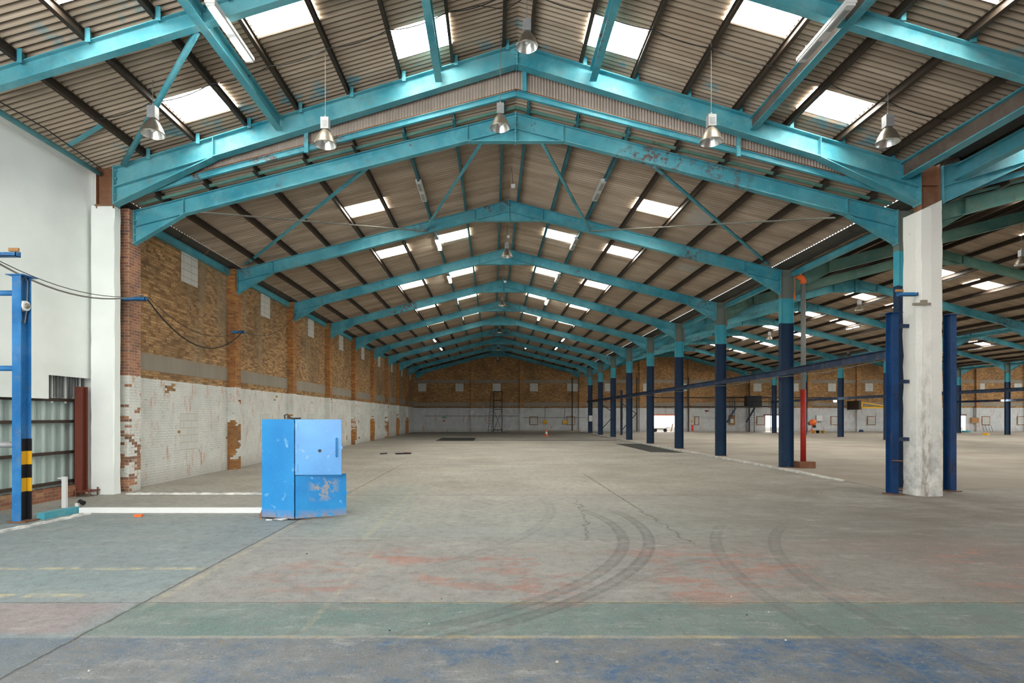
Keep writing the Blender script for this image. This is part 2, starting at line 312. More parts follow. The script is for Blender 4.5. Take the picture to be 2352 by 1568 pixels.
# ------------------------------------------------------------------ mesh builder
class MB:
    def __init__(s): s.v = []; s.f = []
    def add(s, vs, fs):
        k = len(s.v); s.v += [tuple(p) for p in vs]; s.f += [tuple(i+k for i in f) for f in fs]; return s
    def box(s, x0, x1, y0, y1, z0, z1):
        return s.add([(x0,y0,z0),(x1,y0,z0),(x1,y1,z0),(x0,y1,z0),(x0,y0,z1),(x1,y0,z1),(x1,y1,z1),(x0,y1,z1)],
                     [(3,2,1,0),(4,5,6,7),(0,1,5,4),(1,2,6,5),(2,3,7,6),(3,0,4,7)])
    def prism(s, poly, y0, y1):            # polygon in XZ, extruded along Y
        n = len(poly)
        vs = [(x, y0, z) for x, z in poly]+[(x, y1, z) for x, z in poly]
        return s.add(vs, [tuple(range(n)), tuple(range(2*n-1, n-1, -1))]+[((i+1) % n, i, i+n, (i+1) % n+n) for i in range(n)])
    def prismx(s, poly, x0, x1):           # polygon in YZ, extruded along X
        n = len(poly)
        vs = [(x0, y, z) for y, z in poly]+[(x1, y, z) for y, z in poly]
        return s.add(vs, [tuple(range(n)), tuple(range(2*n-1, n-1, -1))]+[((i+1) % n, i, i+n, (i+1) % n+n) for i in range(n)])
    def obox(s, p0, p1, w, h, up=(0, 0, 1), off=(0, 0)):   # bar from p0 to p1, width w sideways, height h along up
        p0, p1 = Vector(p0), Vector(p1); d = (p1-p0).normalized(); u = Vector(up); sd = d.cross(u).normalized(); u = sd.cross(d).normalized()
        o = sd*off[0]+u*off[1]
        vs = []
        for p in (p0, p1):
            for a, b in ((-1, -1), (1, -1), (1, 1), (-1, 1)): vs.append(p+o+sd*a*w/2+u*b*h/2)
        return s.add(vs, [(3,2,1,0),(4,5,6,7),(0,1,5,4),(1,2,6,5),(2,3,7,6),(3,0,4,7)])
    def ibeam(s, p0, p1, depth, width, t=.02, up=(0, 0, 1)):  # I section centred on the line
        s.obox(p0, p1, t*.8, depth-2*t, up); s.obox(p0, p1, width, t, up, (0, depth/2-t/2)); s.obox(p0, p1, width, t, up, (0, -depth/2+t/2)); return s
    def tube(s, pts, r, n=8, cap=True):
        pts = [Vector(p) for p in pts]; rings = []; k = len(s.v); m = len(pts)
        rs = r if isinstance(r, (list, tuple)) else [r]*m
        pu = None
        for i, p in enumerate(pts):
            d = (pts[min(i+1, m-1)]-pts[max(i-1, 0)]).normalized()
            if pu is None: pu = Vector((0, 0, 1)) if abs(d.z) < .9 else Vector((1, 0, 0))
            sd = d.cross(pu).normalized(); u = sd.cross(d).normalized(); pu = u
            for j in range(n):
                a = 2*math.pi*j/n; s.v.append(tuple(p+sd*math.cos(a)*rs[i]+u*math.sin(a)*rs[i]))
        for i in range(m-1):
            for j in range(n): s.f.append((k+i*n+j, k+i*n+(j+1) % n, k+(i+1)*n+(j+1) % n, k+(i+1)*n+j))
        if cap: s.f.append(tuple(k+j for j in range(n-1, -1, -1))); s.f.append(tuple(k+(m-1)*n+j for j in range(n)))
        return s
    def lathe(s, c, prof, n=24):           # prof: (r, z) pairs about a vertical axis at c
        k = len(s.v); m = len(prof)
        for r, z in prof:
            for j in range(n): a = 2*math.pi*j/n; s.v.append((c[0]+r*math.cos(a), c[1]+r*math.sin(a), c[2]+z))
        for i in range(m-1):
            for j in range(n): s.f.append((k+i*n+j, k+i*n+(j+1) % n, k+(i+1)*n+(j+1) % n, k+(i+1)*n+j))
        return s
    def build(s, name, mat, parent=None, smooth=False, kind=None, label=None):
        base = Vector((0, 0, 0)); q = parent
        while q is not None: base = base+Vector(q.location); q = q.parent
        me = bpy.data.meshes.new(name); me.from_pydata([(x-base.x, y-base.y, z-base.z) for x, y, z in s.v], [], s.f)
        me.materials.append(M[mat] if isinstance(mat, str) else mat)
        if smooth: me.polygons.foreach_set('use_smooth', [True]*len(me.polygons))
        me.update()
        o = bpy.data.objects.new(name, me); COL.objects.link(o)
        if parent is not None: o.parent = parent
        if kind: o['kind'] = kind
        if label: o['label'] = label
        return o
def tag(o, label, cat, group=None):
    o['label'] = label; o['category'] = cat
    if group: o['group'] = group
    return o
def thing(name, label, cat, loc=(0, 0, 0), group=None, rz=0):
    o = bpy.data.objects.new(name, None); o.empty_display_size = .2; COL.objects.link(o); o.location = loc
    o.rotation_euler = (0, 0, rz)
    return tag(o, label, cat, group)
def copy_thing(src, loc, label, rz=None):
    def rec(o, par):
        c = o.copy(); COL.objects.link(c)
        if par is not None: c.parent = par
        for ch in list(o.children): rec(ch, c)
        return c
    r = rec(src, None); r.location = loc; r['label'] = label
    if rz is not None: r.rotation_euler = (0, 0, rz)
    return r
def cyl(mb, p0, p1, r, n=12): return mb.tube([p0, p1], r, n)
ORD = ['first', 'second', 'third', 'fourth', 'fifth', 'sixth', 'seventh', 'eighth', 'ninth', 'tenth']
AISLE = ['main aisle', 'second aisle', 'third aisle', 'fourth aisle']

# ------------------------------------------------------------------ floor
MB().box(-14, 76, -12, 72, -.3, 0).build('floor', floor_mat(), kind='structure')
_n = N('dusty_raised_concrete')
_c = _n.mix(_n.ramp(_n.noise(.3, 6, .6), .3, .7), (.27, .235, .19), (.41, .375, .32))
_c = _n.mix(_n.mul(_n.ramp(_n.noise(.9, 7, .75, stretch=(.3, 1, 1)), .52, .7), .4), _c, (.15, .125, .10))
_c = _n.mix(_n.mul(_n.ramp(_n.noise(9, 5, .7), .70, .73), .7), _c, (.5, .5, .48))
_c = _n.mix(_n.mul(_n.ramp(_n.Y, 26, 15), .55), _c, (.14, .11, .088))
M['slab'] = _n.fin(_c, .85, bump=_n.noise(8, 7, .7), dist=.01)
sl = MB(); sl.add([(10.5, 15.3, .002), (76, 15.3, .002), (76, 20, .06), (10.5, 20, .06), (76, 69.1, .06), (10.5, 69.1, .06), (10.5, 20, -.1), (10.5, 15.3, -.1), (10.5, 69.1, -.1)],
                 [(0, 1, 2, 3), (3, 2, 4, 5), (0, 3, 6, 7), (3, 5, 8, 6)])
sl.build('floor_raised_slab', 'slab', kind='structure')
kb = MB(); kb.prismx([(17.0, 0), (17.0, .03), (20, .075), (69, .075), (69, 0)], 10.40, 10.55); kb.build('trim_kerb', 'white_conc', kind='structure')

# ------------------------------------------------------------------ roof sheets
def sheet_rows(mb, holes_mb, ridge, side, ap, sl_, y0, y1, rows, holes, period=.146, seg=6, amp=.030, lift=.22):
    """holes: list of (off0, off1, ya, yb, mb2)."""
    import bisect
    step = period/seg
    for (a, b) in rows:
        n = int(round((y1-y0)/step)); prev = None
        hs = [h for h in holes if h[0] < b-.2 and h[1] > a+.2]
        for i in range(n+1):
            y = y0+i*step; dz = amp*math.sin(2*math.pi*y/period)
            pu = (ridge+side*a, y, ap+lift-sl_*a-.012+dz); pl = (ridge+side*(b+.08), y, ap+lift-sl_*(b+.08)+.012+dz)
            tgt = mb
            for h in hs:
                if h[2] <= y-step/2 <= h[3]: tgt = h[4]
            if prev:
                q = [prev[0], pu, pl, prev[1]]
                tgt.add(q if side < 0 else q[::-1], [(0, 1, 2, 3)])
            prev = (pu, pl)
def win(mb, n, mat='skylight'):
    if mb.f: mb.build('window_%d' % n, mat, kind='structure', smooth=True)
WN = 1
rows = [(0.0, OFFS[1])]+[(OFFS[i], OFFS[i+1]) for i in range(1, 7)]
# front building
FLIGHTS = {(-1, 0): [], }
front = [(-1, 6.72, 7.72, 12.55, 13.5), (-1, 4.22, 5.3, 10.7, 11.6), (-1, 1.68, 2.84, 12.6, 13.55), (1, 1.68, 2.78, 12.6, 13.55),
         (1, 4.25, 5.3, 10.7, 11.62), (1, 6.78, 7.78, 12.7, 13.56), (1, 6.78, 7.78, 8.55, 9.6), (-1, 6.72, 7.72, 8.55, 9.6),
         (-1, 1.68, 2.84, 8.2, 9.1), (-1, 4.22, 5.3, 6.2, 7.1), (-1, 1.68, 2.84, 3.6, 4.5)]
for h in (0, 1):
    for side in (-1, 1):
        mb = MB(); hs = []
        for (sd, a, b, ya, yb) in front:
            if sd == side: hs.append((a, b, ya, yb, MB()))
        end = 10.8 if (h == 0 and side < 0) else 9.9
        sheet_rows(mb, None, RIDGE+PITCH*h, side, FAP, FSL, -4.0, 14.5, rows+[(OFFS[7], end)], hs)
        mb.build('ceiling', 'sheet', kind='structure', smooth=True)
        for x in hs: win(x[4], WN); WN += 1
# aisles
for h in range(4):
    for side in (-1, 1):
        mb = MB(); hs = []
        for k in range(1, 9):
            ya, yb = Y1+BAY*(k-1)+2.42, Y1+BAY*(k-1)+3.42
            if h == 0:
                if k == 1: offs = [(4.21, 5.37)]; ya += 1.05; yb += 1.0
                elif k <= 5: offs = [(1.69, 2.84), (4.21, 5.37)]
                else: offs = []
            elif h == 3 and k < 6: offs = []
            else: offs = [(1.69, 2.84), (4.21, 5.37)]
            if h == 1 and k == 1: offs = [(4.21, 5.37)]
            for a, b in offs: hs.append((a, b, ya, yb, MB()))
        ys = 14.36 if h < 2 else (14.36 if h == 2 else 38.0)
        sheet_rows(mb, None, RIDGE+PITCH*h, side, AP, SL, ys, YWALL, rows+[(OFFS[7], 9.82 if h == 0 and side == 1 else 9.95)], hs, seg=6 if h == 0 else 4)
        if h == 0 and side == 1:
            pale = [(5.42, 6.6, 18.3, 19.3), (6.68, 7.86, 23.3, 24.3)]
        mb.build('ceiling', 'sheet', kind='structure', smooth=True)
        for x in hs: win(x[4], WN); WN += 1
# replaced pale sheets on the right slope
for (a, b, ya, yb) in [(5.45, 6.6, 18.2, 19.25), (6.7, 7.86, 23.3, 24.3)]:
    mb = MB(); prev = None; y = ya
    while y < yb:
        dz = .024*math.sin(2*math.pi*y/.146)-.006
        p = ((RIDGE+a, y, AP+.22-SL*a+dz), (RIDGE+b, y, AP+.22-SL*b+dz))
        if prev: mb.add([prev[1], p[1], p[0], prev[0]], [(0, 1, 2, 3)])
        prev = p; y += .146/6
    mb.build('ceiling_panel', 'sheet_pale', kind='structure', smooth=True)

# ------------------------------------------------------------------ purlins
SLOPE = {-1: 'left', 1: 'right'}
def purlins(ridge, ap, sl_, y0, y1, h, where, front=False):
    for side in (-1, 1):
        for i, o in enumerate(OFFS):
            x = ridge+side*o; z = ap-sl_*o
            up = Vector((side*sl_, 0, 1)).normalized()
            c = Vector((x, 0, z))+up*.094
            mb = MB()
            p0, p1 = (c.x, y0, c.z), (c.x, y1, c.z)
            mb.obox(p0, p1, .022, .17, up); mb.obox(p0, p1, .075, .014, up, (side*.02, -.085)); mb.obox(p0, p1, .06, .014, up, (-side*.02, .078))
            ob = mb.build('roof_purlin', 'purlin_teal' if (i < 3 and not front and h == 0) else 'purlin')
            tag(ob, 'dark steel purlin, %s below the ridge, %s slope of the %s roof' % (ORD[i], SLOPE[side], where), 'purlin', 'roof purlins')
            if front:   # painted cleats where the purlins sit on the frames
                for cy in (10.3, Y0):
                    cm = MB().box(c.x+.045, c.x+.135, cy-.13, cy-.118, c.z-.15, c.z+.10); cm.box(c.x+.04, c.x+.052, cy-.13, cy+.05, c.z-.12, c.z+.09)
                    cm.build('cleat', 'teal', ob, label='turquoise cleat')
purlins(RIDGE, FAP, FSL, -3.9, 14.42, 0, 'near building', True)
purlins(RIDGE+PITCH, FAP, FSL, 4, 14.42, 1, 'near right-hand')
for h in range(3): purlins(RIDGE+PITCH*h, AP, SL, 14.4, YWALL-.02, h, AISLE[h])

# ------------------------------------------------------------------ portal frames
def rafter_parts(root, Y, ridge, ap, sl_, half, depth, hd, hl, aph, mat, fw=.17, sides=(-1, 1), t=.018, ends=True):
    for sd in sides:
        X = lambda o: ridge+sd*o
        top = lambda o: ap-sl_*o
        w = MB()
        w.prism([(X(0), top(0)), (X(half), top(half)), (X(half), top(half)-depth), (X(0), top(0)-depth)], Y-.006, Y+.006)
        for dz in (-t/2, -depth+t/2):
            w.obox((X(0), Y, top(0)+dz), (X(half), Y, top(half)+dz), fw, t, (0, 0, 1))
        w.build('rafter_beam', mat, root)
        # knee haunch
        g = MB()
        g.prism([(X(half), top(half)-depth), (X(half), top(half)-hd), (X(half-hl), top(half-hl)-depth)], Y-.006, Y+.006)
        g.obox((X(half), Y, top(half)-hd), (X(half-hl), Y, top(half-hl)-depth), fw, t, (0, 0, 1))
        g.build('knee_haunch', mat, root)
        s_ = MB()
        s_.obox((X(half-hl), Y, top(half-hl)), (X(half-hl), Y, top(half-hl)-depth), .014, fw, (0, 1, 0))
        s_.build('stiffener', mat, root)
        if ends:
            e = MB(); e.box(min(X(half), X(half)-sd*.02), max(X(half), X(half)-sd*.02), Y-fw/2-.015, Y+fw/2+.015, top(half)-hd-.03, top(half)+.02)
            for q in range(5):
                zz = top(half)-.08-q*(hd-.12)/4
                for yy in (-.06, .06): e.box(min(X(half)-sd*.02, X(half)-sd*.05), max(X(half)-sd*.02, X(half)-sd*.05), Y+yy-.016, Y+yy+.016, zz-.016, zz+.016)
            e.build('end_plate', mat, root)
        if aph:
            a = MB(); z0 = top(aph)-depth
            a.prism([(X(0), top(0)-depth), (X(0), z0), (X(aph), z0)], Y-.006, Y+.006)
            a.obox((X(0), Y, z0), (X(aph), Y, z0), fw, t, (0, 0, 1))
            a.build('apex_haunch', mat, root)
            s2 = MB(); s2.obox((X(aph), Y, top(aph)), (X(aph), Y, top(aph)-depth), .014, fw, (0, 1, 0)); s2.build('stiffener', mat, root)
    zb = ap-(sl_*aph if aph else 0)-depth-.03
    p = MB(); p.box(ridge-.02, ridge+.02, Y-fw/2-.01, Y+fw/2+.01, zb, ap+.02)
    for q in range(4):
        zz = ap-.1-q*(ap-zb-.2)/3
        for sx in (-1, 1): p.box(ridge+sx*.035-.015, ridge+sx*.035+.015, Y-.075, Y-.045, zz-.016, zz+.016)
    p.build('apex_plate', mat if mat != 'teal_clean' else 'teal', root)
# near building frames
NEAR = (FAP, FSL, 9.93, .50, .90, 2.45, 0)
fr = thing('roof_frame', 'deep turquoise roof frame with long knee haunches nearest the corrugated gable strip', 'roof frame', (RIDGE, Y0, 8.1))
rafter_parts(fr, Y0, RIDGE, *NEAR, 'teal_clean', fw=.24, t=.024)
fr = thing('roof_frame', 'deep turquoise roof frame rising right from the rusty column head above the white pillar', 'roof frame', (RIDGE+PITCH, Y0, 8.1))
rafter_parts(fr, Y0, RIDGE+PITCH, *NEAR, 'teal', fw=.24, t=.024)
fr = thing('roof_frame', 'shallow turquoise rafters crossing the top corners of the near roof', 'roof frame', (RIDGE, 10.3, 8.1))
rafter_parts(fr, 10.3, RIDGE, FAP, FSL, 9.93, .34, .36, .3, 0, 'teal_clean', fw=.16, ends=False)
fr = thing('roof_frame', 'turquoise roof frame over the loading front above the viewer', 'roof frame', (RIDGE, 6.2, 8.1))
rafter_parts(fr, 6.2, RIDGE, FAP, FSL, 9.93, .34, .36, .3, 0, 'teal_clean', fw=.16, ends=False)
# aisles
MAIN = (AP, SL, HALF, .42, .85, 1.3, 1.25)
def frame_at(src, h, k, label):
    if src is None:
        r = thing('roof_frame', label, 'roof frame', (RIDGE+PITCH*h, YF[k], 7.3), 'roof frames of the aisles'); return r
    return copy_thing(src, (RIDGE+PITCH*h, YF[k], 7.3), label)
base = frame_at(None, 0, 0, 'turquoise roof frame just behind the corrugated gable strip over the brick-walled aisle')
rafter_parts(base, YF[0], RIDGE, *MAIN, 'teal')
for k in range(1, 10):
    frame_at(base, 0, k, 'turquoise roof frame over the brick-walled main aisle, %s from its near end' % ORD[k])
gb = frame_at(None, 1, 0, 'algae-stained roof frame seen right of the white pillar, first of the second aisle')
rafter_parts(gb, YF[0], RIDGE+PITCH, *MAIN, 'teal_green')
for k in range(1, 10):
    frame_at(gb if k < 3 else base, 1, k, '%s roof frame over the second aisle, %s from its near end' % ('algae-stained' if k < 3 else 'turquoise', ORD[k]))
for k in range(2, 10): frame_at(base, 2, k, 'turquoise roof frame over the third aisle, %s from its near end' % ORD[k])
for k in range(6, 10): frame_at(base, 3, k, 'turquoise roof frame over the fourth aisle, %s from its near end' % ORD[k])
# gable rafters on the far wall
for h in range(4):
    fr = thing('gable_rafter', 'turquoise rafter pair lying along the top of the far brick gable of the %s' % AISLE[h], 'rafter', (RIDGE+PITCH*h, YWALL-.34, 7.3), 'gable rafters')
    rafter_parts(fr, YWALL-.34, RIDGE+PITCH*h, AP, SL, HALF, .34, .5, .6, 0, 'teal', ends=False)

# longitudinal beams of the near building
LB = 'near roof beams'
for off, z, lab in ((-5.84, None, 'left-hand outer'), (-1.92, None, 'left-hand inner'), (1.87, None, 'right-hand inner'), (5.81, None, 'right-hand outer')):
    x = RIDGE+off; zt = FAP-FSL*abs(off)
    mb = MB().ibeam((x, 2.0, zt-.21), (x, Y0-.1, zt-.21), .30, .17, .018)
    ob = tag(mb.build('roof_beam', 'teal_clean' if 'left' in lab else 'teal'), 'turquoise steel beam running overhead towards the ridge vanishing point, %s of four' % lab, 'beam', LB)
    if lab == 'right-hand outer': MB().box(x-.022, x-.010, 2.0, Y0-.1, zt-.34, zt-.08).build('web', 'rust_web', ob, label='rust-brown web')
# valley beam of the near building and left eaves tube
mb = MB().ibeam((10.12, 2, 7.97), (10.12, Y0-.12, 7.97), .40, .24, .024)
ob = tag(mb.build('valley_beam', 'teal'), 'heavy turquoise and rusty valley beam above the white concrete pillar', 'beam')
MB().box(10.092, 10.104, 2, Y0-.12, 7.80, 8.14).build('web', 'rust_web', ob, label='rust-brown web')
mb = MB(); mb.box(10.2, 11.4, 2, Y0-.3, 8.22, 8.26)
tag(mb.build('valley_gutter', 'gutter'), 'dark valley gutter behind the heavy beam above the white pillar', 'gutter')
mb = MB().ibeam((11.42, 2, 7.92), (11.42, Y0-.12, 7.92), .36, .22, .022)
tag(mb.build('valley_beam', 'teal'), 'second turquoise valley beam, right of and behind the heavy rusty one', 'beam')
mb = MB().tube([(-9.74, 2, 7.95), (-9.74, Y0-.02, 7.95)], .06, 10)
tag(mb.build('eaves_tube', 'teal_clean', smooth=True), 'turquoise tube along the top of the tall white wall', 'tube')
mb = MB().tube([(-9.08, Y0-.12, 8.12), (-5.42, 10.42, 8.98)], .06, 12)
tag(mb.build('diagonal_strut', 'teal_clean', smooth=True), 'round turquoise strut slanting across the upper left roof', 'brace')
mb = MB().obox((-9.7, 13.0, 8.12), (-8.6, 12.6, 8.42), .08, .05)
tag(mb.build('eaves_strut', 'teal_clean'), 'short turquoise strut joining the wall-top tube to the lowest purlin', 'brace')

# gable strip of vertical corrugated sheet between the two roofs
def gable_strip(h):
    ridge = RIDGE+PITCH*h; mb = MB(); prev = None; step = .075/4; n = int(19.9/step)
    for i in range(n+1):
        x = ridge-9.95+i*step; o = abs(x-ridge); y = 14.40+.02*math.sin(2*math.pi*i/4)
        p = ((x, y, 10.10-.262*o), (x, y, FAP+.2-FSL*o))
        if p[1][2] < p[0][2]+.02: p = (p[0], (x, y, p[0][2]+.02))
        if prev: mb.add([prev[0], p[0], p[1], prev[1]], [(0, 1, 2, 3)])
        prev = p
    root = thing('gable_cladding', 'strip of vertical corrugated sheeting under the near roof frame%s' % ('' if h == 0 else ' right of the white pillar'), 'cladding', (ridge, 14.4, 10.3))
    mb.build('corrugated_sheet', 'sheet_v', root, smooth=True)
    for sd in (-1, 1):
        a = MB().obox((ridge, 14.36, 10.18), (ridge+sd*9.9, 14.36, 10.18-.262*9.9), .05, .03); a.build('bottom_angle', 'rust', root)
        b = MB().ibeam((ridge, 14.32, 10.06), (ridge+sd*9.9, 14.32, 10.06-.262*9.9), .14, .08, .012); b.build('bottom_rail', 'teal', root)
    for dx, sd in ((.2, 1), (-5.25, -1), (5.55, 1)):
        zt = FAP-.5-FSL*abs(dx)
        MB().obox((ridge+dx, 14.22, zt+.05), (ridge+dx, 14.22, zt-.48), .10, .05, (0, 1, 0)).build('hanger', 'teal', root)
gable_strip(0); gable_strip(1)
for h in (0, 1):
    mb = MB()
    for sd in (-1, 1):
        r_ = RIDGE+PITCH*h
        mb.obox((r_, 14.68, AP+.05), (r_+sd*9.7, 14.68, AP+.05-SL*9.7), .05, .07)
    tag(mb.build('sheeting_rail', 'teal_green'), 'thin dull green angle rail above the first %s frame' % AISLE[h], 'rail')

# ------------------------------------------------------------------ columns
_n = N('column_paint')
_c = _n.mix(_n.ramp(_n.noise(1.3, 6, .7), .35, .65), (.035, .30, .39), (.07, .36, .42))
_top = _n.ramp(_n.math('ADD', _n.Z, _n.mul(_n.noise(4, 2), .05)), 6.28, 6.3)
_c = _n.mix(_top, _c, _n.mix(_n.noise(4, 6, .7), (.16, .15, .11), (.12, .18, .17)))
_c = _n.mix(_n.ramp(_n.Z, 5.36, 5.35), _c, _n.mix(_n.noise(2, 5), (.004, .016, .045), (.009, .034, .08)))
_c = _n.mix(_n.ramp(_n.noise(9, 8, .8), .68, .70), _c, (.12, .07, .04))
_c = _n.mix(_n.mul(_n.ramp(_n.Z, .9, .1), _n.ramp(_n.noise(30, 4, .7), .60, .64)), _c, (.05, .22, .32))
M['column'] = _n.fin(_c, .6, bump=_n.noise(25, 4), dist=.003)
def column(x, y, z1, label, z0=.06, mat='column', d=.46, fw=.20, depth_axis='x', group='aisle columns'):
    root = thing('steel_column', label, 'column', (x, y, z0), group)
    c = MB().ibeam((x, y, z0), (x, y, z1), d, fw, .022, (1, 0, 0)); c.build('shaft', mat, root)
    MB().box(x-d/2-.05, x+d/2+.05, y-fw/2-.04, y+fw/2+.04, z0-.01, z0+.02).build('base_plate', 'rust', root)
    return root
COLX = [10.79+PITCH*i for i in range(3)]
ROWN = ['between the brick-walled aisle and the second aisle', 'between the second and third aisles', 'between the third and fourth aisles']
c0 = None
for r in range(3):
    for k in range([0, 0, 2][r], 10):
        lab = 'navy and turquoise steel column %s, %s from the near end' % (ROWN[r], ORD[k])
        if c0 is None: c0 = column(COLX[r], YF[k], 7.32, lab)
        else: copy_thing(c0, (COLX[r], YF[k], .06), lab)
# red brown downpipe strips on the near columns
for k in (1, 2, 3):
    mb = MB().box(11.03, 11.08, YF[k]-.09, YF[k]-.02, 6.2, 7.25)
    tag(mb.build('paint_strip_bar', 'orange' if k == 1 else 'rust'), 'red-brown flat bar on the right edge of the %s column head' % ORD[k], 'bar', 'flat bars on column heads')
# rusty column heads above the concrete casings
root = thing('column_head', 'rusty steel column head standing on the tall white left pier', 'column', (-9.65, 14.2, 7.15))
MB().ibeam((-9.62, 14.2, 7.1), (-9.62, 14.2, 8.12), .44, .2, .022, (1, 0, 0)).build('shaft', 'rust', root)
MB().box(-9.86, -9.38, 14.08, 14.1, 7.15, 7.19).build('cap_plate', 'rust', root)
root = thing('column_head', 'rusty brown steel column head standing on the white concrete pillar', 'column', (10.76, 14.1, 7.0))
MB().ibeam((10.76, 14.1, 6.9), (10.76, 14.1, 8.14), .48, .24, .024, (1, 0, 0)).build('shaft', 'rust', root)
MB().box(10.53, 10.99, 13.99, 14.21, 7.62, 7.65).build('stiffener', 'rust', root)

# white concrete casings
def rough_pillar(name, poly, z1s, label, cat, mat, seedv, jit=.015, steps=26):
    rnd = random.Random(seedv); mb = MB(); n = len(poly); vs = []
    for i in range(steps+1):
        for j, (x, y) in enumerate(poly):
            z = z1s[j]*i/steps; a = jit*(1.6 if i < 3 else 1)
            vs.append((x+rnd.uniform(-a, a), y+rnd.uniform(-a, a)*.6, z))
    fs = [(i*n+j, i*n+(j+1) % n, (i+1)*n+(j+1) % n, (i+1)*n+j) for i in range(steps) for j in range(n)]
    fs.append(tuple(range(n-1, -1, -1))); fs.append(tuple(steps*n+j for j in range(n)))
    o = mb.add(vs, fs).build(name, mat); return tag(o, label, cat)
rough_pillar('concrete_pillar', [(10.33, 14.33), (10.35, 13.92), (10.42, 13.82), (10.62, 13.78), (10.90, 13.82), (10.97, 13.9), (10.97, 14.36)],
             [6.93, 6.93, 6.96, 7.0, 7.0, 7.22, 7.22], 'thick white-painted concrete pillar with chipped edges, between two blue posts', 'pillar', 'white_conc', 3)
rough_pillar('concrete_pillar', [(-9.97, 14.36), (-9.97, 14.12), (-9.42, 14.12), (-9.40, 14.14), (-9.40, 14.36)], [7.17]*5,
             'tall white-painted pier beside the first brick pilaster on the left', 'pillar', 'white', 5, jit=.008)

# longitudinal valley beams and gutters on the column lines
for r in range(3):
    ys = YF[[0, 0, 2][r]]
    mb = MB().ibeam((COLX[r]+.2, ys, 7.14), (COLX[r]+.2, YWALL-.1, 7.14), .20, .13, .014)
    tag(mb.build('valley_tie_beam', 'teal'), 'turquoise tie beam along the column heads %s' % ROWN[r], 'beam', 'tie beams on column heads')
    y = ys-.4; g = MB()
    prof = [(-.34, 7.50), (-.30, 7.40), (-.14, 7.34), (.14, 7.34), (.30, 7.42), (.34, 7.56)]
    prof2 = [(a*.94, b+.012) for a, b in prof]
    poly = [(COLX[r]+a, b) for a, b in prof]+[(COLX[r]+a, b) for a, b in prof2[::-1]]
    g.prism(poly, y, YWALL-.1)
    gr = thing('valley_gutter', 'dark valley gutter above the columns %s' % ROWN[r], 'gutter', (COLX[r], y, 7.34), 'valley gutters')
    g.build('trough', 'gutter', gr)
    for q in range(int((YWALL-y)/1.5)):
        b = MB(); yy = y+.75+q*1.5
        for (a0, b0), (a1, b1) in zip(prof[:-1], prof[1:]): b.obox((COLX[r]+a0, yy, b0-.008), (COLX[r]+a1, yy, b1-.008), .04, .012)
        b.build('joint_strap', 'gutter', gr)
# left eaves beam and gutter
mb = MB().ibeam((-9.58, Y1, 7.16), (-9.58, YWALL-.1, 7.16), .22, .12, .014)
tag(mb.build('eaves_beam', 'teal'), 'turquoise beam along the top of the left brick wall', 'beam')
g = MB(); prof = [(-10.02, 7.62), (-9.98, 7.40), (-9.84, 7.30), (-9.62, 7.30), (-9.48, 7.40), (-9.44, 7.50)]
g.prism(prof+[(a, b+.014) for a, b in prof[::-1]], Y1-.3, YWALL-.1)
gr = thing('eaves_gutter', 'dark many-sided gutter above the left brick wall', 'gutter', (-9.7, Y1, 7.3))
g.build('trough', 'gutter', gr)
for q in range(34):
    b = MB(); yy = Y1+.9+q*1.55
    for (a0, b0), (a1, b1) in zip(prof[:-1], prof[1:]): b.obox((a0, yy, b0-.01), (a1, yy, b1-.01), .05, .014)
    b.build('joint_strap', 'gutter' if q % 2 else 'rust', gr)
MB().box(-10.14, -10.05, Y1, YWALL, 7.0, 7.5).build('wall_left_upstand', 'purlin', kind='structure')

# ------------------------------------------------------------------ left wall (main aisle)
wl = MB().box(-9.95, -9.65, 14.5, YWALL, 0, 7.12).build('wall_left', 'brick', kind='structure')
for k in range(9):
    MB().box(-9.66, -9.375, YF[k]-.24, YF[k]+.24, 0, 7.3).build('pilaster', 'brick_red' if k == 0 else 'brick_pier', wl)
for k in range(9):
    ya, yb = YF[k]+.24, YF[k+1]-.24
    MB().box(-9.70, -9.635, ya, yb, 3.22, 3.70).build('concrete_band', 'concrete', wl)
    ym = YF[k]+BAY/2+.2
    MB().box(-9.70, -9.625, ym-.5, ym+.45, 6.13, 7.05).build('window_%d' % (100+k), 'block', kind='structure')
    MB().box(-9.70, -9.638, ym-.55, ym+.5, .9, 2.03).build('window_%d' % (120+k), 'block_paint', kind='structure')
# ------------------------------------------------------------------ far wall
wb = MB()
pts = [(-9.95, 0)]
for h in range(4):
    r_ = RIDGE+PITCH*h; pts += [(r_-9.95, AP-SL*9.95), (r_, AP), (r_+9.95, AP-SL*9.95)]
pts = [(-10, 0)]+[p for p in pts[1:]]+[(72.3, 7.3), (72.3, 0)]
DOORS = [(19.35, 22.2), (33.1, 34.9), (55.4, 57.4)]
BACKTOP = pts
def wall_top(x):
    h = round((x-RIDGE)/PITCH); return AP-SL*min(9.95, abs(x-(RIDGE+PITCH*h)))+.26
xs = sorted(set([-10, 72.3]+[d for D in DOORS for d in D]+[RIDGE+PITCH*h for h in range(4)]+[RIDGE+PITCH*h+s*9.95 for h in range(4) for s in (-1, 1)]))
for a, b in zip(xs[:-1], xs[1:]):
    mid = (a+b)/2; z0 = 2.02 if any(d0 < mid < d1 for d0, d1 in DOORS) else 0
    wb.prism([(a, z0), (b, z0), (b, wall_top(b-.001)), (a, wall_top(a+.001))], YWALL, YWALL+.33)
wall_b = wb.build('wall_back', 'brick_back', kind='structure')
for i, (a, b) in enumerate(DOORS):
    lab = MB(); lab.box(a-.25, b+.1, YWALL-.06, YWALL+.02, 2.0, 2.14); lab.build('door_%d' % (i+1), 'redoxide' if i else 'orange', kind='structure')
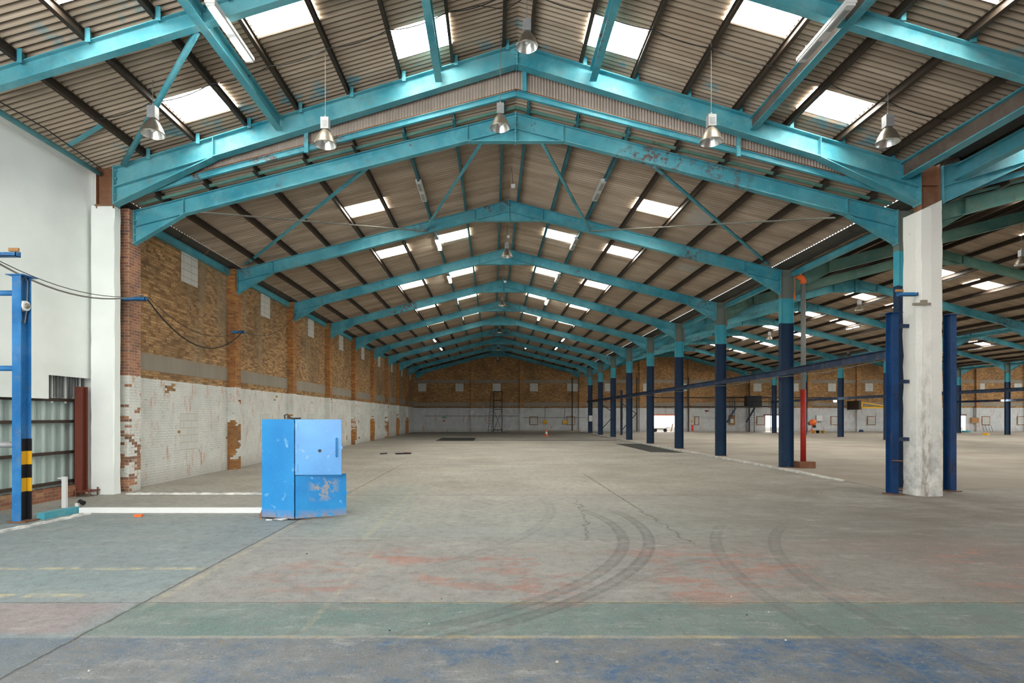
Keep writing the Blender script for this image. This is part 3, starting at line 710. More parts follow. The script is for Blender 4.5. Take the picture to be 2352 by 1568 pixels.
for h in range(4):
    for dx in (-3.03, 2.9):
        x = RIDGE+PITCH*h+dx; MB().box(x-.22, x+.22, YWALL-.22, YWALL+.01, 0, wall_top(x)-.35).build('pilaster', 'brick_back_pier', wall_b)
    if h: MB().box(COLX[h-1]-.35, COLX[h-1]+.35, YWALL-.24, YWALL+.01, 0, 7.2).build('pilaster', 'brick_back_pier', wall_b)
MB().box(-9.65, 72, YWALL-.012, YWALL+.01, 5.95, 6.33).build('concrete_band', 'concrete', wall_b)
MB().box(-9.65, 72, YWALL-.012, YWALL+.01, 3.14, 3.58).build('concrete_band', 'concrete', wall_b)
wn = 200
for i in range(18):
    x = -8.57+4.52*i
    MB().box(x-.48, x+.48 if i != 4 else x+.85, YWALL-.05, YWALL+.01, 4.93, 5.9).build('window_%d' % wn, 'block', kind='structure'); wn += 1
for px in (1226, 1311, 1600, 1747, 1917, 2001, 2264, 2345):
    x = (px-VPX)*YWALL/F_PX; s_ = .52 if px != 1600 else .3
    f = MB(); f.box(x-s_, x+s_, YWALL-.04, YWALL+.01, .85, 1.92); f.build('window_%d' % wn, 'brick_small', kind='structure'); wn += 1
    MB().box(x-s_+.1, x+s_-.1, YWALL-.06, YWALL-.03, .93, 1.84).build('window_%d' % wn, 'block', kind='structure'); wn += 1
MB().box(1.5, 10.3, YWALL-1.1, YWALL-.02, 0, .18).build('trim_platform_edge', 'concrete', kind='structure')
# unseen wall behind the camera, added to keep daylight off the right-hand floor
MB().box(-.4, 32, -4.3, -4.1, 0, 9.5).build('wall_front_blocker', 'brick_small', kind='structure')
# outside ground beyond the doors
MB().box(-20, 90, YWALL+.33, YWALL+30, -.3, -.02).build('ground_outside', 'concrete', kind='structure')

# ------------------------------------------------------------------ near left wall: white panels over ribbed cladding
wn_ = MB().box(-10.62, -10.5, 3.0, 14.5, .25, 8.25).build('wall_left_outer', 'redoxide', kind='structure')
MB().box(-10.6, -9.98, 14.37, 14.5, 0, 8.3).build('wall_left_return', 'white', kind='structure')
wp = MB(); wp.prismx([(3.0, 2.34), (12.88, 2.34), (12.88, 2.88), (14.37, 2.88), (14.37, 8.3), (3.0, 8.3)], -10.10, -10.05)
wp.build('wall_left_panel', 'white', kind='structure')
cl = MB(); prev = None; y = 3.0
_n = N('pale_green_cladding'); M['clad'] = _n.fin(_n.mix(_n.ramp(_n.noise(2, 5, stretch=(1, 1, .2)), .3, .7), (.28, .36, .33), (.42, .50, .47)), .5)
while y < 13.9:
    for dy, xo in ((0, -10.36), (.19, -10.36), (.215, -10.31), (.265, -10.31)):
        p = ((xo, y+dy, .28), (xo, y+dy, 2.4))
        if prev: cl.add([prev[0], p[0], p[1], prev[1]], [(3, 2, 1, 0)])
        prev = p
    y += .29
cl.build('wall_left_cladding', 'clad', kind='structure')
gl = MB(); prev = None; y = 12.9
while y < 14.4:
    for dy, xo in ((0, -10.42), (.05, -10.42), (.065, -10.38), (.09, -10.38)):
        p = ((xo+.06, y+dy, 2.34), (xo+.06, y+dy, 2.95))
        if prev: gl.add([prev[0], p[0], p[1], prev[1]], [(3, 2, 1, 0)])
        prev = p
    y += .105
gl.build('wall_left_grey_cladding', 'grey_metal', kind='structure')
for z in (2.33, 1.82, 1.08, .36+.02):
    tag(MB().box(-10.3, -10.22, 3.0, 14.2, z-.035, z+.035).build('cladding_rail', 'purlin'), 'dark horizontal rail across the pale green ribbed cladding, %s from the top' % ORD[[2.33, 1.82, 1.08, .38].index(z)], 'rail', 'cladding rails')
for i, yy in enumerate((13.2, 13.62, 14.1)):
    tag(MB().box(-10.26, -10.23, yy, yy+.035, 2.25, 2.92).build('mullion', 'white_metal'), 'thin white upright in the gap below the white panel, %s from the left' % ORD[i], 'upright', 'white uprights')
MB().box(-10.4, -10.12, 3.0, 14.1, 0, .28).build('wall_left_plinth', 'brick_small', kind='structure')
r = thing('steel_stanchion', 'rust-red steel stanchion against the cladding beside the white pier', 'post', (-10.05, 13.9, .1))
MB().ibeam((-10.05, 13.9, .14), (-10.05, 13.9, 2.66), .22, .17, .014, (0, 1, 0)).build('shaft', 'redoxide', r)
MB().box(-10.11, -9.72, 13.72, 14.08, .11, .14).build('base_plate', 'redoxide', r)
b = MB()
for yy in (13.75, 14.05):
    for xx in (-10.08, -9.76): b.box(xx-.012, xx+.012, yy-.012, yy+.012, 0, .2)
b.build('anchor_bolts', 'rust', r)

# ------------------------------------------------------------------ blue posts
def post(x, yf, z1, label, side, stripes=False):
    """I section: front flange faces the viewer, web open to the side (side=+1: seen from its right)."""
    xc = x
    r = thing('blue_post', label, 'post', (xc, yf+.115, 0))
    m = 'royal' if stripes else 'navy_post'
    MB().ibeam((xc, yf+.115, .02), (xc, yf+.115, z1), .24, .16, .016, (0, 1, 0)).build('shaft', m, r)
    MB().box(xc-.16, xc+.16, yf-.06, yf+.30, z1, z1+.015).build('top_plate', m, r)
    MB().box(xc-.14, xc+.2, yf-.04, yf+.28, .005, .025).build('base_plate', 'rust', r)
    return r
_n = N('blue_post_paint')
_c = _n.mix(_n.ramp(_n.noise(1.3, 5, .7), .35, .65), (.004, .030, .10), (.010, .055, .165))
_c = _n.mix(_n.mul(_n.ramp(_n.Z, 3.4, 1.2), _n.ramp(_n.noise(6, 8, .8, stretch=(1, 1, .4)), .55, .62)), _c, (.10, .055, .035))
_c = _n.mix(_n.ramp(_n.noise(40, 5, .7), .67, .70), _c, (.03, .25, .36))
M['navy_post'] = _n.fin(_c, .45, bump=_n.noise(25, 4), dist=.003)
lp = post(-8.705, 10.40, 4.52, 'bright blue steel post with black and yellow bands near the left edge', 1, True)
for a, b, m in ((0.03, .55, 'black'), (.55, .80, 'yellow'), (.80, 1.05, 'black'), (1.05, 1.30, 'yellow'), (1.30, 1.53, 'black')):
    s_ = MB(); s_.box(-8.700, -8.694, 10.42, 10.615, a, b); s_.box(-8.69, -8.622, 10.612, 10.618, a, b); s_.box(-8.625, -8.618, 10.618, 10.642, a, b)
    s_.build('hazard_band', m, lp, label='%s painted band' % m)
rp = post(9.96, 14.08, 4.50, 'navy blue steel post in front of the left edge of the white concrete pillar', -1)
rq = post(11.88, 14.68, 4.56, 'dark navy steel post just right of the white concrete pillar', -1)
for z in (4.18, 2.80, 1.37):
    tag(MB().box(10.05, 10.34, 14.12, 14.2, z-.04, z+.05).build('bracket_stub', 'navy'), 'short blue stub between navy post and white pillar, at %s' % {4.18: 'the top', 2.80: 'mid height', 1.37: 'the bottom'}[z], 'bracket', 'stubs on the white pillar')
tag(MB().tube([(9.86, 14.05, .85), (10.12, 14.05, .84)], .014, 6).build('wire_tie', 'rust'), 'wire tie round the lower part of the navy post', 'wire')
# bits on the left post
root = thing('bulkhead_lamp', 'round white bulkhead lamp fixed high on the bright blue post', 'lamp', (-8.66, 10.5, 3.98))
MB().tube([(-8.69, 10.5, 3.98), (-8.60, 10.5, 3.98)], [.10, .09], 20).build('housing', 'white_metal', root, smooth=False)
MB().tube([(-8.60, 10.5, 3.98), (-8.57, 10.5, 3.98), (-8.555, 10.5, 3.98)], [.05, .045, .02], 16).build('lens', 'alu', root)
tag(MB().tube([(-8.66, 10.42, 4.2), (-8.66, 10.46, 4.47), (-8.65, 10.52, 4.52), (-8.64, 10.57, 4.45), (-8.65, 10.56, 3.9), (-8.66, 10.52, 3.66), (-8.66, 10.45, 3.70), (-8.66, 10.44, 3.9)], .012, 6).build('conduit', 'cable_grey', smooth=True), 'grey looped conduit in the web of the bright blue post', 'conduit')
for z, m, rr in ((4.22, 'royal', .05), (2.83, 'royal', .05), (1.42, 'grey_metal', .055)):
    tag(MB().tube([(-10.2, 10.52, z), (-8.79, 10.52, z)], rr, 12).build('guard_rail', m, smooth=True), '%s tube rail left of the bright blue post, %s of three' % ('blue' if m == 'royal' else 'grey', {4.22: 'topmost', 2.83: 'middle', 1.42: 'lowest'}[z]), 'rail', 'rails at the blue post')
# cable brackets
def bracket(x0, x1, y, z, label, end):
    r = thing('cable_bracket', label, 'bracket', ((x0+x1)/2, y, z))
    m = MB(); m.box(x0, x1, y-.06, y+.06, z-.05, z-.04); m.box(x0, x1, y+.05, y+.06, z-.05, z+.05); m.box(x0, x1, y-.06, y-.05, z-.05, z+.02); m.box(x1-.012, x1, y-.06, y+.06, z-.05, z+.03)
    m.build('channel', 'royal', r)
    MB().box(end-.02, end+.16, y-.02, y+.02, z+.05, z+.11).build('insulator_block', 'timber', r)
bracket(-10.15, -8.80, 10.55, 4.95, 'blue cable bracket with timber block above the bright blue post', -8.95)
bracket(-9.5, -8.86, 14.55, 4.95, 'blue cable bracket across the first brick pilaster', -8.98)
bracket(-9.38, -8.95, 20.5, 4.98, 'small dark cable bracket on the second brick pilaster', -9.1)
bracket(9.9, 10.35, 13.9, 4.93, 'blue cable bracket with orange block left of the white concrete pillar', 9.86)
tag(MB().box(10.18, 10.6, 13.76, 13.82, 4.63, 4.69).box(10.38, 10.52, 13.77, 13.83, 4.68, 4.76).build('broken_bracket', 'concrete'), 'mortar-caked bracket stub across the white concrete pillar', 'bracket')
tag(MB().box(-9.9, -9.82, 20, 20.05, 0, .01).build('floor_bolt_plate', 'rust'), 'tiny rusty plate at the foot of the left wall', 'plate') if False else None
def sag(a, b, s, n=14, jitter=0):
    a, b = Vector(a), Vector(b); return [tuple(a.lerp(b, t/n)+Vector((0, 0, -s*4*(t/n)*(1-t/n)+random.uniform(-jitter, jitter)))) for t in range(n+1)]
def cable(pts, r, label, mat='cable', group=None, name='cable'):
    return tag(MB().tube(pts, r, 6).build(name, mat, smooth=True), label, 'cable', group)
cable(sag((-9.25, 10.0, 4.98), (-8.95, 14.5, 5.03), .42)+[(-8.9, 14.6, 5.04)], .018, 'thick grey-black cable sagging past the tall white wall', 'cable_grey')
cable(sag((-9.2, 10.0, 4.96), (-9.0, 14.5, 5.0), .30), .008, 'thin black cable sagging above the thick one by the white wall')
cable(sag((-8.92, 14.6, 5.02), (-8.98, 20.5, 5.02), .95), .02, 'thick cable sagging in front of the first brick wall bay', 'cable')
cable(sag((-8.84, 14.6, 5.0), (-9.06, 20.5, 5.04), .55), .009, 'thin cable sagging in front of the first brick wall bay')
cable(sag((-9.0, 20.6, 5.0), (-9.3, 26.9, 6.8), .5), .010, 'cable rising along the second brick wall bay')

# ------------------------------------------------------------------ rails on the column lines
for r in range(3):
    ys = [14.3, YF[0], YF[2]][r]
    x = COLX[r]-.34
    pts = [(9.95 if r == 0 else x, ys, 3.51), (x, YF[1] if r == 0 else ys+1, 3.51), (x, YF[8], 3.51)]
    m = MB()
    for a, b in zip(pts[:-1], pts[1:]): m.ibeam(a, b, .22, .13, .014)
    tag(m.build('crane_rail', 'navy'), 'navy horizontal rail along the columns %s' % ROWN[r], 'rail', 'column line rails')
for k in range(0, 5):
    y0_ = 14.4 if k == 0 else YF[k]; x0_ = 9.97 if k == 0 else 10.40
    cable(sag((x0_, y0_, 3.36), (10.40, YF[k+1], 3.36), .06, 12, .02), .012, 'pale cable looped under the navy rail in its %s span' % ORD[k], 'cable_grey', 'cables under the rail')

# ------------------------------------------------------------------ wind bracing, first bay of the main aisle
BR = [((-3.27, 8.50), (-9.05, 7.50), 'teal', .09, 'broad turquoise brace crossing the left roof slope'),
      ((-7.67, 7.30), (-2.43, 8.72), 'rust_flat', .11, 'grey flat-bar brace crossing the left roof slope'),
      ((-.31, 9.12), (-2.50, 8.75), 'teal', .07, 'narrow turquoise brace just left of the ridge'),
      ((1.30, 9.12), (3.55, 8.75), 'teal', .08, 'narrow turquoise brace just right of the ridge'),
      ((4.25, 8.50), (10.1, 7.50), 'teal', .09, 'broad turquoise brace crossing the right roof slope'),
      ((9.0, 7.16), (3.6, 8.72), 'rust_flat', .11, 'grey flat-bar brace crossing the right roof slope')]
M['rust_flat'] = painted('dull_galvanised_flat', (.20, .19, .155), (.28, .29, .25), rust=.6)
for (x0, z0), (x1, z1), m, wd, lab in BR:
    tag(MB().obox((x0, YF[0]+.05, z0), (x1, YF[1]-.08, z1), wd, .05 if m == 'teal' else .02).build('wind_brace', m), lab, 'brace', 'wind braces')

# ------------------------------------------------------------------ high-bay pendant lamps
def pendant(x, y, zb, ztop, label, two=True):
    r = thing('pendant_lamp', label, 'lamp', (x, y, ztop), 'high-bay lamps')
    MB().lathe((x, y, zb), [(.235, 0), (.242, .01), (.228, .03), (.19, .14), (.13, .25), (.075, .31), (.06, .33)], 32).build('shade', 'alu', r, smooth=True)
    MB().lathe((x, y, zb), [(.232, .002), (.18, .138), (.12, .24), (.0, .25)], 32).build('reflector', 'reflector', r, smooth=True)
    MB().lathe((x, y, zb), [(0.0, .06), (.03, .065), (.048, .10), (.042, .15), (.02, .2), (.02, .25)], 16).build('bulb', 'bulb', r, smooth=True)
    g = MB().box(x-.085, x+.085, y-.075, y+.075, zb+.33, zb+.58)
    for i in range(5): g.box(x-.05, x+.05, y-.08, y-.074, zb+.38+i*.03, zb+.395+i*.03)
    g.build('gear_box', 'grey_metal', r)
    MB().tube([(x-.0, y, zb+.58), (x, y, zb+.64)], .02, 8).build('hook', 'grey_metal', r)
    MB().tube([(x, y, zb+.63), (x, y, ztop)], .008, 5).build('suspension_wire', 'cable_grey', r)
    return r
near_l = [(-7.11, 11.9, 7.83, 'galvanised bell-shaped pendant lamp over the round slanting strut'), (-3.62, 12.3, 7.80, 'galvanised bell-shaped pendant lamp in front of the left half of the deep frame'),
          (.18, 13.75, 8.90, 'galvanised bell-shaped pendant lamp hanging just below the apex of the deep frame'), (.74, 12.35, 9.95, 'galvanised bell-shaped pendant lamp highest under the near ridge'),
          (4.72, 12.3, 7.86, 'galvanised bell-shaped pendant lamp in front of the right half of the deep frame'), (8.47, 12.2, 7.80, 'galvanised bell-shaped pendant lamp above left of the white concrete pillar')]
for x, y, zb, lab in near_l: pendant(x, y, zb, FAP-FSL*abs(x-RIDGE)+.21, lab)
for i, (y, zb) in enumerate([(24.0, 8.66), (36.3, 8.98), (48.2, 9.02), (57.5, 8.62), (66.0, 8.15)]):
    pendant(RIDGE, y, zb, AP+.12, 'pendant lamp on the ridge line of the main aisle, %s from the near end' % ORD[i])
for i, (x, y, zb) in enumerate([(21.0, 22.6, 7.95), (21.0, 32.6, 8.0), (21.0, 43.2, 7.75), (30.6, 49, 7.0)]):
    pendant(x, y, zb, 10.0 if x < 22 else 7.66, 'pendant lamp in the second aisle, %s from the near end' % ORD[i])
# small ridge junction boxes
for i, (y, z) in enumerate([(18.4, 9.35), (24.4, 9.6), (30.5, 9.1)]):
    r = thing('junction_box', 'small white junction box hanging at the ridge of the main aisle, %s along' % ORD[i], 'box', (RIDGE+.05, y, z), 'ridge boxes')
    MB().box(RIDGE, RIDGE+.13, y, y+.1, z, z+.10).build('box_body', 'white_metal', r)
    MB().tube([(RIDGE+.06, y+.05, z+.1), (RIDGE+.02, y+.05, AP+.15)], .006, 5).build('flex', 'cable', r)

# ------------------------------------------------------------------ fluorescent fittings
def fluor(x, y0, y1, z, lit, label, slope=0):
    r = thing('fluorescent_light', label, 'light', (x, y0, z), 'fluorescent lights')
    n = 4; L = y1-y0
    MB().box(x-.09, x+.09, y0, y1, z+.03, z+.09).build('housing', 'white_metal', r)
    MB().box(x-.075, x+.075, y0+.02, y1-.02, z-.01, z+.03).build('diffuser', 'diffuser', r)
    for a, b in ((.08, .42), (.58, .92)):
        for dx in (-.035, .035) if lit else (): MB().tube([(x+dx, y0+L*a, z-.022), (x+dx, y0+L*b, z-.022)], .016, 8).build('tube', 'tube_lit', r, label='glowing white tube')
    if not lit:
        for a, b in ((.08, .42), (.58, .92)): MB().box(x-.05, x+.05, y0+L*a, y0+L*b, z-.018, z-.009).build('louvre', 'grey_metal', r)
    for yy in (y0+.2, y1-.2): MB().box(x-.01, x+.01, yy, yy+.02, z+.09, z+.22).build('hanger', 'grey_metal', r)
fluor(-4.78, 9.6, 11.2, 8.9, True, 'lit twin-tube light beside the left turquoise beam near the top edge')
fluor(6.06, 9.6, 11.2, 8.9, False, 'unlit white fluorescent light beside the right turquoise beam near the top edge')
for k in range(1, 7):
    y = Y1+BAY*(k-1)+2.1+(.4 if k == 1 else 0)
    if k <= 5:
        fluor(-2.28, y, y+1.6, 9.10, k in (2, 3), '%s fluorescent light left of the ridge in the %s bay of the main aisle' % ('lit' if k in (2, 3) else 'unlit', ORD[k-1]))
        fluor(3.40, y, y+1.6, 9.12, k in (4, 5), '%s fluorescent light right of the ridge in the %s bay of the main aisle' % ('lit' if k in (4, 5) else 'unlit', ORD[k-1]))
for k in (6, 7):
    y = Y1+BAY*(k-1)+2.1
    fluor(-4.9, y, y+1.6, 8.3, True, 'lit fluorescent light low on the left slope in the %s bay of the main aisle' % ORD[k-1])
    fluor(5.9 if k == 6 else 6.0, y, y+1.6, 8.35, True, 'lit fluorescent light low on the right slope in the %s bay of the main aisle' % ORD[k-1])
fluor(3.4, Y1+BAY*7+1, Y1+BAY*7+2.6, 9.0, True, 'lit fluorescent light right of the ridge near the far gable')
for k in range(3, 9):
    y = Y1+BAY*(k-1)+2.1
    lit = k in (5, 8)
    fluor(RIDGE+PITCH+(5.5 if lit and k == 5 else 3.0), y, y+1.6, 9.1-(.65 if k == 5 else 0), lit, '%s fluorescent light in the second aisle, %s bay' % ('lit' if lit else 'unlit', ORD[k-1]))
fluor(RIDGE+PITCH*2+5.5, 54.5, 56.1, 8.4, False, 'unlit fluorescent light in the third aisle roof')
def flood(x, y, z, lab):
    r = thing('floodlight', lab, 'floodlight', (x, y, z), 'floodlights')
    MB().box(x-.16, x+.16, y-.02, y+.1, z-.1, z+.1).build('housing', 'grey_metal', r)
    MB().box(x-.13, x+.13, y-.03, y-.018, z-.075, z+.075).build('lens', 'flood_lit', r, label='glowing lens')
    MB().box(x+.1, x+.4, y+.03, y+.07, z-.02, z+.02).build('arm', 'navy', r)
flood(30.62, YF[6]-.1, 3.28, 'glowing floodlight on a far navy column, left of the white pillar')
flood(51.0, YF[7]-.1, 3.5, 'glowing floodlight on a far navy column, right of the white pillar')

# roof cables of the near building
for side in (-1, 1):
    pts = []
    os_ = OFFS if side < 0 else OFFS
    for a, b in zip(os_[:-1], os_[1:]):
        za, zb = FAP-FSL*a-.015, FAP-FSL*b-.015
        seg = sag((RIDGE+side*a, 12.2, za), (RIDGE+side*b, 12.2, zb), .05+.05*random.random(), 6)
        pts += seg if not pts else seg[1:]
    cable(pts, .010, 'black cable slung from purlin to purlin under the near %s roof slope' % SLOPE[side])
cable([(.62, 12.45, 11.05), (.3, 12.4, 10.8), (-.3, 12.25, 10.78), (-.9, 12.2, 10.62)], .008, 'loose black flex looped beside the highest pendant lamp')
cable([(-9.62, 5, 7.98), (-9.58, 8, 8.02), (-9.5, 10.5, 7.98), (-9.45, 12.0, 8.02), (-9.5, 13.8, 7.95)], .012, 'black cable running along the wall-top tube')

# ------------------------------------------------------------------ blue cabinet
C0 = Vector((-3.705, 10.62, 0)); C1 = Vector((-4.40, 10.86, 0))
ux = (C1-C0).normalized(); uy = Vector((-ux.y, ux.x, 0)); uy = uy if uy.y > 0 else -uy
_n = N('cabinet_blue_paint')
_c = _n.mix(_n.ramp(_n.noise(.8, 4), .3, .7), (.003, .17, .46), (.02, .28, .60))
_c = _n.mix(_n.mul(_n.ramp(_n.noise(5, 5), .62, .70), .5), _c, (.30, .55, .72))
_pt = _n.mul(_n.band(_n.Z, .38, .76, .07), _n.band(_n.X, -3.42, -3.02, .08))
_c = _n.mix(_n.mul(_pt, _n.ramp(_n.noise(7, 8, .75), .49, .51)), _c, (.27, .27, .27))
_c = _n.mix(_n.mul(_n.ramp(_n.Z, .20, .02), _n.ramp(_n.noise(7, 7, .75), .40, .50)), _c, (.26, .21, .22))
_c = _n.mix(_n.ramp(_n.noise(42, 4, .7), .685, .70), _c, (.50, .66, .74))
M['cab'] = _n.fin(_c, .42, bump=_n.noise(3, 3), dist=.004, spec=.6); _n.b.inputs['Coat Weight'].default_value = .25; _n.b.inputs['Coat Roughness'].default_value = .35
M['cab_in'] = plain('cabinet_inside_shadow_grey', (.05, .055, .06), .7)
cab = thing('steel_cabinet', 'battered bright blue steel cabinet with two open doors on the floor', 'cabinet', tuple(C0))
def wallp(a, b, z0, z1, t=.02):
    m = MB(); m.obox((a.x, a.y, (z0+z1)/2), (b.x, b.y, (z0+z1)/2), t, z1-z0); return m
B1 = C1+uy*.62; B0 = C0+uy*.62
H = 1.885
m = wallp(C0, C1, .03, H); 
for (a, b) in ((C1, B1), (B1, B0)): m.obox((a.x, a.y, H/2+.015), (b.x, b.y, H/2+.015), .02, H-.03)
m.prism([(0, 0)]*0 or [(C0.x, 0), (C0.x, 0), (C0.x, 0)], 0, 0) if False else None
m.add([(C0.x, C0.y, H), (C1.x, C1.y, H), (B1.x, B1.y, H), (B0.x, B0.y, H), (C0.x, C0.y, H-.02), (C1.x, C1.y, H-.02), (B1.x, B1.y, H-.02), (B0.x, B0.y, H-.02)], [(0, 3, 2, 1), (4, 5, 6, 7), (0, 1, 5, 4), (1, 2, 6, 5), (2, 3, 7, 6), (3, 0, 4, 7)])
m.build('cabinet_body', 'cab', cab)
m = MB()
for z in (.05, .62, .82, 1.3): m.add([(C0.x, C0.y, z), (C1.x, C1.y, z), (B1.x, B1.y, z), (B0.x, B0.y, z), (C0.x, C0.y, z+.015), (C1.x, C1.y, z+.015), (B1.x, B1.y, z+.015), (B0.x, B0.y, z+.015)], [(0, 3, 2, 1), (4, 5, 6, 7), (0, 1, 5, 4), (1, 2, 6, 5), (2, 3, 7, 6), (3, 0, 4, 7)])
m.build('shelves', 'cab_in', cab)
def doorp(ang, length, z0, z1, hz, latchz, handle):
    d = Vector((math.cos(ang), math.sin(ang), 0)); a = C0+d*.02+Vector((0, -.004, 0)); b = C0+d*length
    n_ = Vector((d.y, -d.x, 0))     # towards the viewer
    o = wallp(a, b, z0, z1, .022).build('door', 'cab', cab)
    lip = MB().obox((a.x+n_.x*.012+d.x*.06, a.y+n_.y*.012+d.y*.06, z0+.03), (b.x+n_.x*.012-d.x*.1, b.y+n_.y*.012-d.y*.1, z0+.03), .008, .03)
    if handle: lip.build('bottom_lip', 'cab', o)
    for z in hz:
        h_ = MB(); h_.obox((a.x+n_.x*.014, a.y+n_.y*.014, z), (a.x+n_.x*.014+d.x*.05, a.y+n_.y*.014+d.y*.05, z), .008, .14)
        q = C0+ux*.05; q0 = C0+ux*.0; nn = -uy
        h_.obox((q0.x+nn.x*.014, q0.y+nn.y*.014, z), (q.x+nn.x*.014, q.y+nn.y*.014, z), .008, .14)
        h_.tube([(C0.x-.002, C0.y-.02, z-.07), (C0.x-.002, C0.y-.02, z+.07)], .012, 8)
        h_.build('hinge', 'cab', o)
    l = MB(); q = b-d*.09+n_*.02; q2 = b+d*.015+n_*.02
    l.obox((q.x, q.y, latchz), (q2.x, q2.y, latchz), .012, .045); l.obox((q2.x, q2.y, latchz-.03), (q2.x, q2.y, latchz+.03), .02, .02, (1, 0, 0)); l.build('latch', 'cab', o)
    if handle:
        q = b-d*.09; q = q+n_*.012
        pts = [(q.x, q.y, handle-.17)]+[(q.x+n_.x*.06, q.y+n_.y*.06, handle-.165), (q.x+n_.x*.06, q.y+n_.y*.06, handle+.165)]+[(q.x, q.y, handle+.17)]
        MB().tube(pts, .013, 8).build('handle', 'cab', o)
        kq = b-d*.40+n_*.012
        MB().tube([tuple(kq+Vector((0, 0, latchz-.06))), tuple(kq+n_*.012+Vector((0, 0, latchz-.06)))], .03, 14).build('keyhole_plate', 'cab_in', o)
doorp(math.radians(4), .868, .85, 1.885, (1.74, 1.36, .98), 1.36, 1.36)
doorp(math.radians(25.5), .955, .035, .835, (.62, .22), .46, None)
tag(MB().tube([(-4.1, 10.66, .02), (-3.95, 10.6, .015), (-3.85, 10.66, .02), (-3.95, 10.7, .02), (-4.05, 10.62, .03), (-3.9, 10.58, .02)], .01, 6).box(-4.24, -4.12, 10.62, 10.66, 0, .02).build('loose_wire', 'white_metal', smooth=True), 'scrap of pale wire lying under the front of the blue cabinet', 'wire')
tag(MB().tube([(-4.0, 10.95, 1.9), (-4.02, 10.97, 1.96), (-3.96, 10.97, 1.985), (-3.93, 10.96, 1.93), (-3.85, 10.95, 1.90), (-3.7, 10.96, 1.905)], .014, 6).build('wire_coil', 'cable', smooth=True), 'bit of dark wire lying on top of the blue cabinet', 'wire')
tag(MB().prism([(-4.47, 0), (-4.40, 0), (-4.40, .2)], 10.86, 10.9).build('metal_scrap', 'rust'), 'small rusty metal scrap at the foot of the blue cabinet', 'scrap')

# ------------------------------------------------------------------ things on the near left floor
tag(MB().box(-8.33, -4.35, 11.45, 11.55, 0, .10).build('floor_channel', 'white_metal'), 'long white-painted channel lying on the floor behind the blue cabinet', 'channel')
m = MB(); m.obox((-8.52, 10.72, .06), (-8.42, 11.5, .06), .16, .12); tag(m.build('channel_kerb', 'teal_clean'), 'turquoise channel on the floor between the blue post and the white channel', 'channel')
m = MB(); rnd = random.Random(8); a = Vector((-8.45, 7.5, 0)); b = Vector((-8.03, 11.3, 0))
pv = None
for i in range(41):
    p = a.lerp(b, i/40); wd = .05+rnd.uniform(-.018, .018); h_ = .035+rnd.uniform(-.01, .012)
    q = [(p.x-wd, p.y, 0), (p.x-wd, p.y, h_), (p.x+wd, p.y, h_), (p.x+wd, p.y, 0)]
    if pv: m.add(pv+q, [(0, 4, 5, 1), (1, 5, 6, 2), (2, 6, 7, 3)])
    pv = q
tag(m.build('kerb_strip', 'white_conc'), 'crumbling white-painted kerb edge beside the blue post', 'kerb')
m = MB(); rnd = random.Random(9); pv = None
for i in range(50):
    x = -9.1+i*4.4/49; h_ = .04+rnd.uniform(-.012, .012); q = [(x, 14.1+rnd.uniform(-.02, .02), 0), (x, 14.12, h_), (x, 14.22, h_), (x, 14.3, 0)]
    if pv: m.add(pv+q, [(0, 4, 5, 1), (1, 5, 6, 2), (2, 6, 7, 3)])
    pv = q
tag(m.build('kerb_strip', 'white_conc'), 'low whitewashed step edge across the floor behind the white channel', 'kerb')
r = thing('tee_post', 'short white T-shaped post on the left by the ribbed cladding', 'post', (-9.1, 12.1, 0))
MB().box(-9.15, -9.06, 12.07, 12.13, 0, .66).build('upright', 'white_metal', r); MB().box(-9.23, -9.1, 12.06, 12.14, .62, .64).build('cap', 'white_metal', r)
r = thing('cable_drum_scrap', 'small black and cream scrap fitting beside the white T-shaped post', 'fitting', (-8.95, 12.3, 0))
MB().box(-9.0, -8.93, 12.25, 12.3, 0, .07).build('block', 'white_metal', r); MB().tube([(-8.97, 12.35, .1), (-8.86, 12.33, .06)], .05, 8).build('cap', 'black', r)
tag(MB().box(-6.95, -6.8, 11.0, 11.08, 0, .04).build('broken_brick', 'orange'), 'orange broken brick in front of the white channel', 'brick')
tag(MB().box(-9.3, -8.9, 10.15, 10.22, 0, .03).box(-8.93, -8.9, 9.9, 10.2, 0, .03).build('white_angle', 'white_metal'), 'white angle iron lying left of the bright blue post', 'angle')
rnd = random.Random(5)
def rubble(x, y, s, lab, mat):
    vs = []; n = 6
    for k, zz in enumerate((0, s*.6)):
        for j in range(n): a = 2*math.pi*j/n; rr = s*(rnd.uniform(.6, 1.1))*(1 if k == 0 else .6); vs.append((x+rr*math.cos(a), y+rr*math.sin(a), zz*rnd.uniform(.8, 1.2)))
    fs = [(j, (j+1) % n, n+(j+1) % n, n+j) for j in range(n)]+[tuple(range(n, 2*n)), tuple(range(n-1, -1, -1))]
    return tag(MB().add(vs, fs).build('rubble_piece', mat), lab, 'rubble', 'floor crumbs')
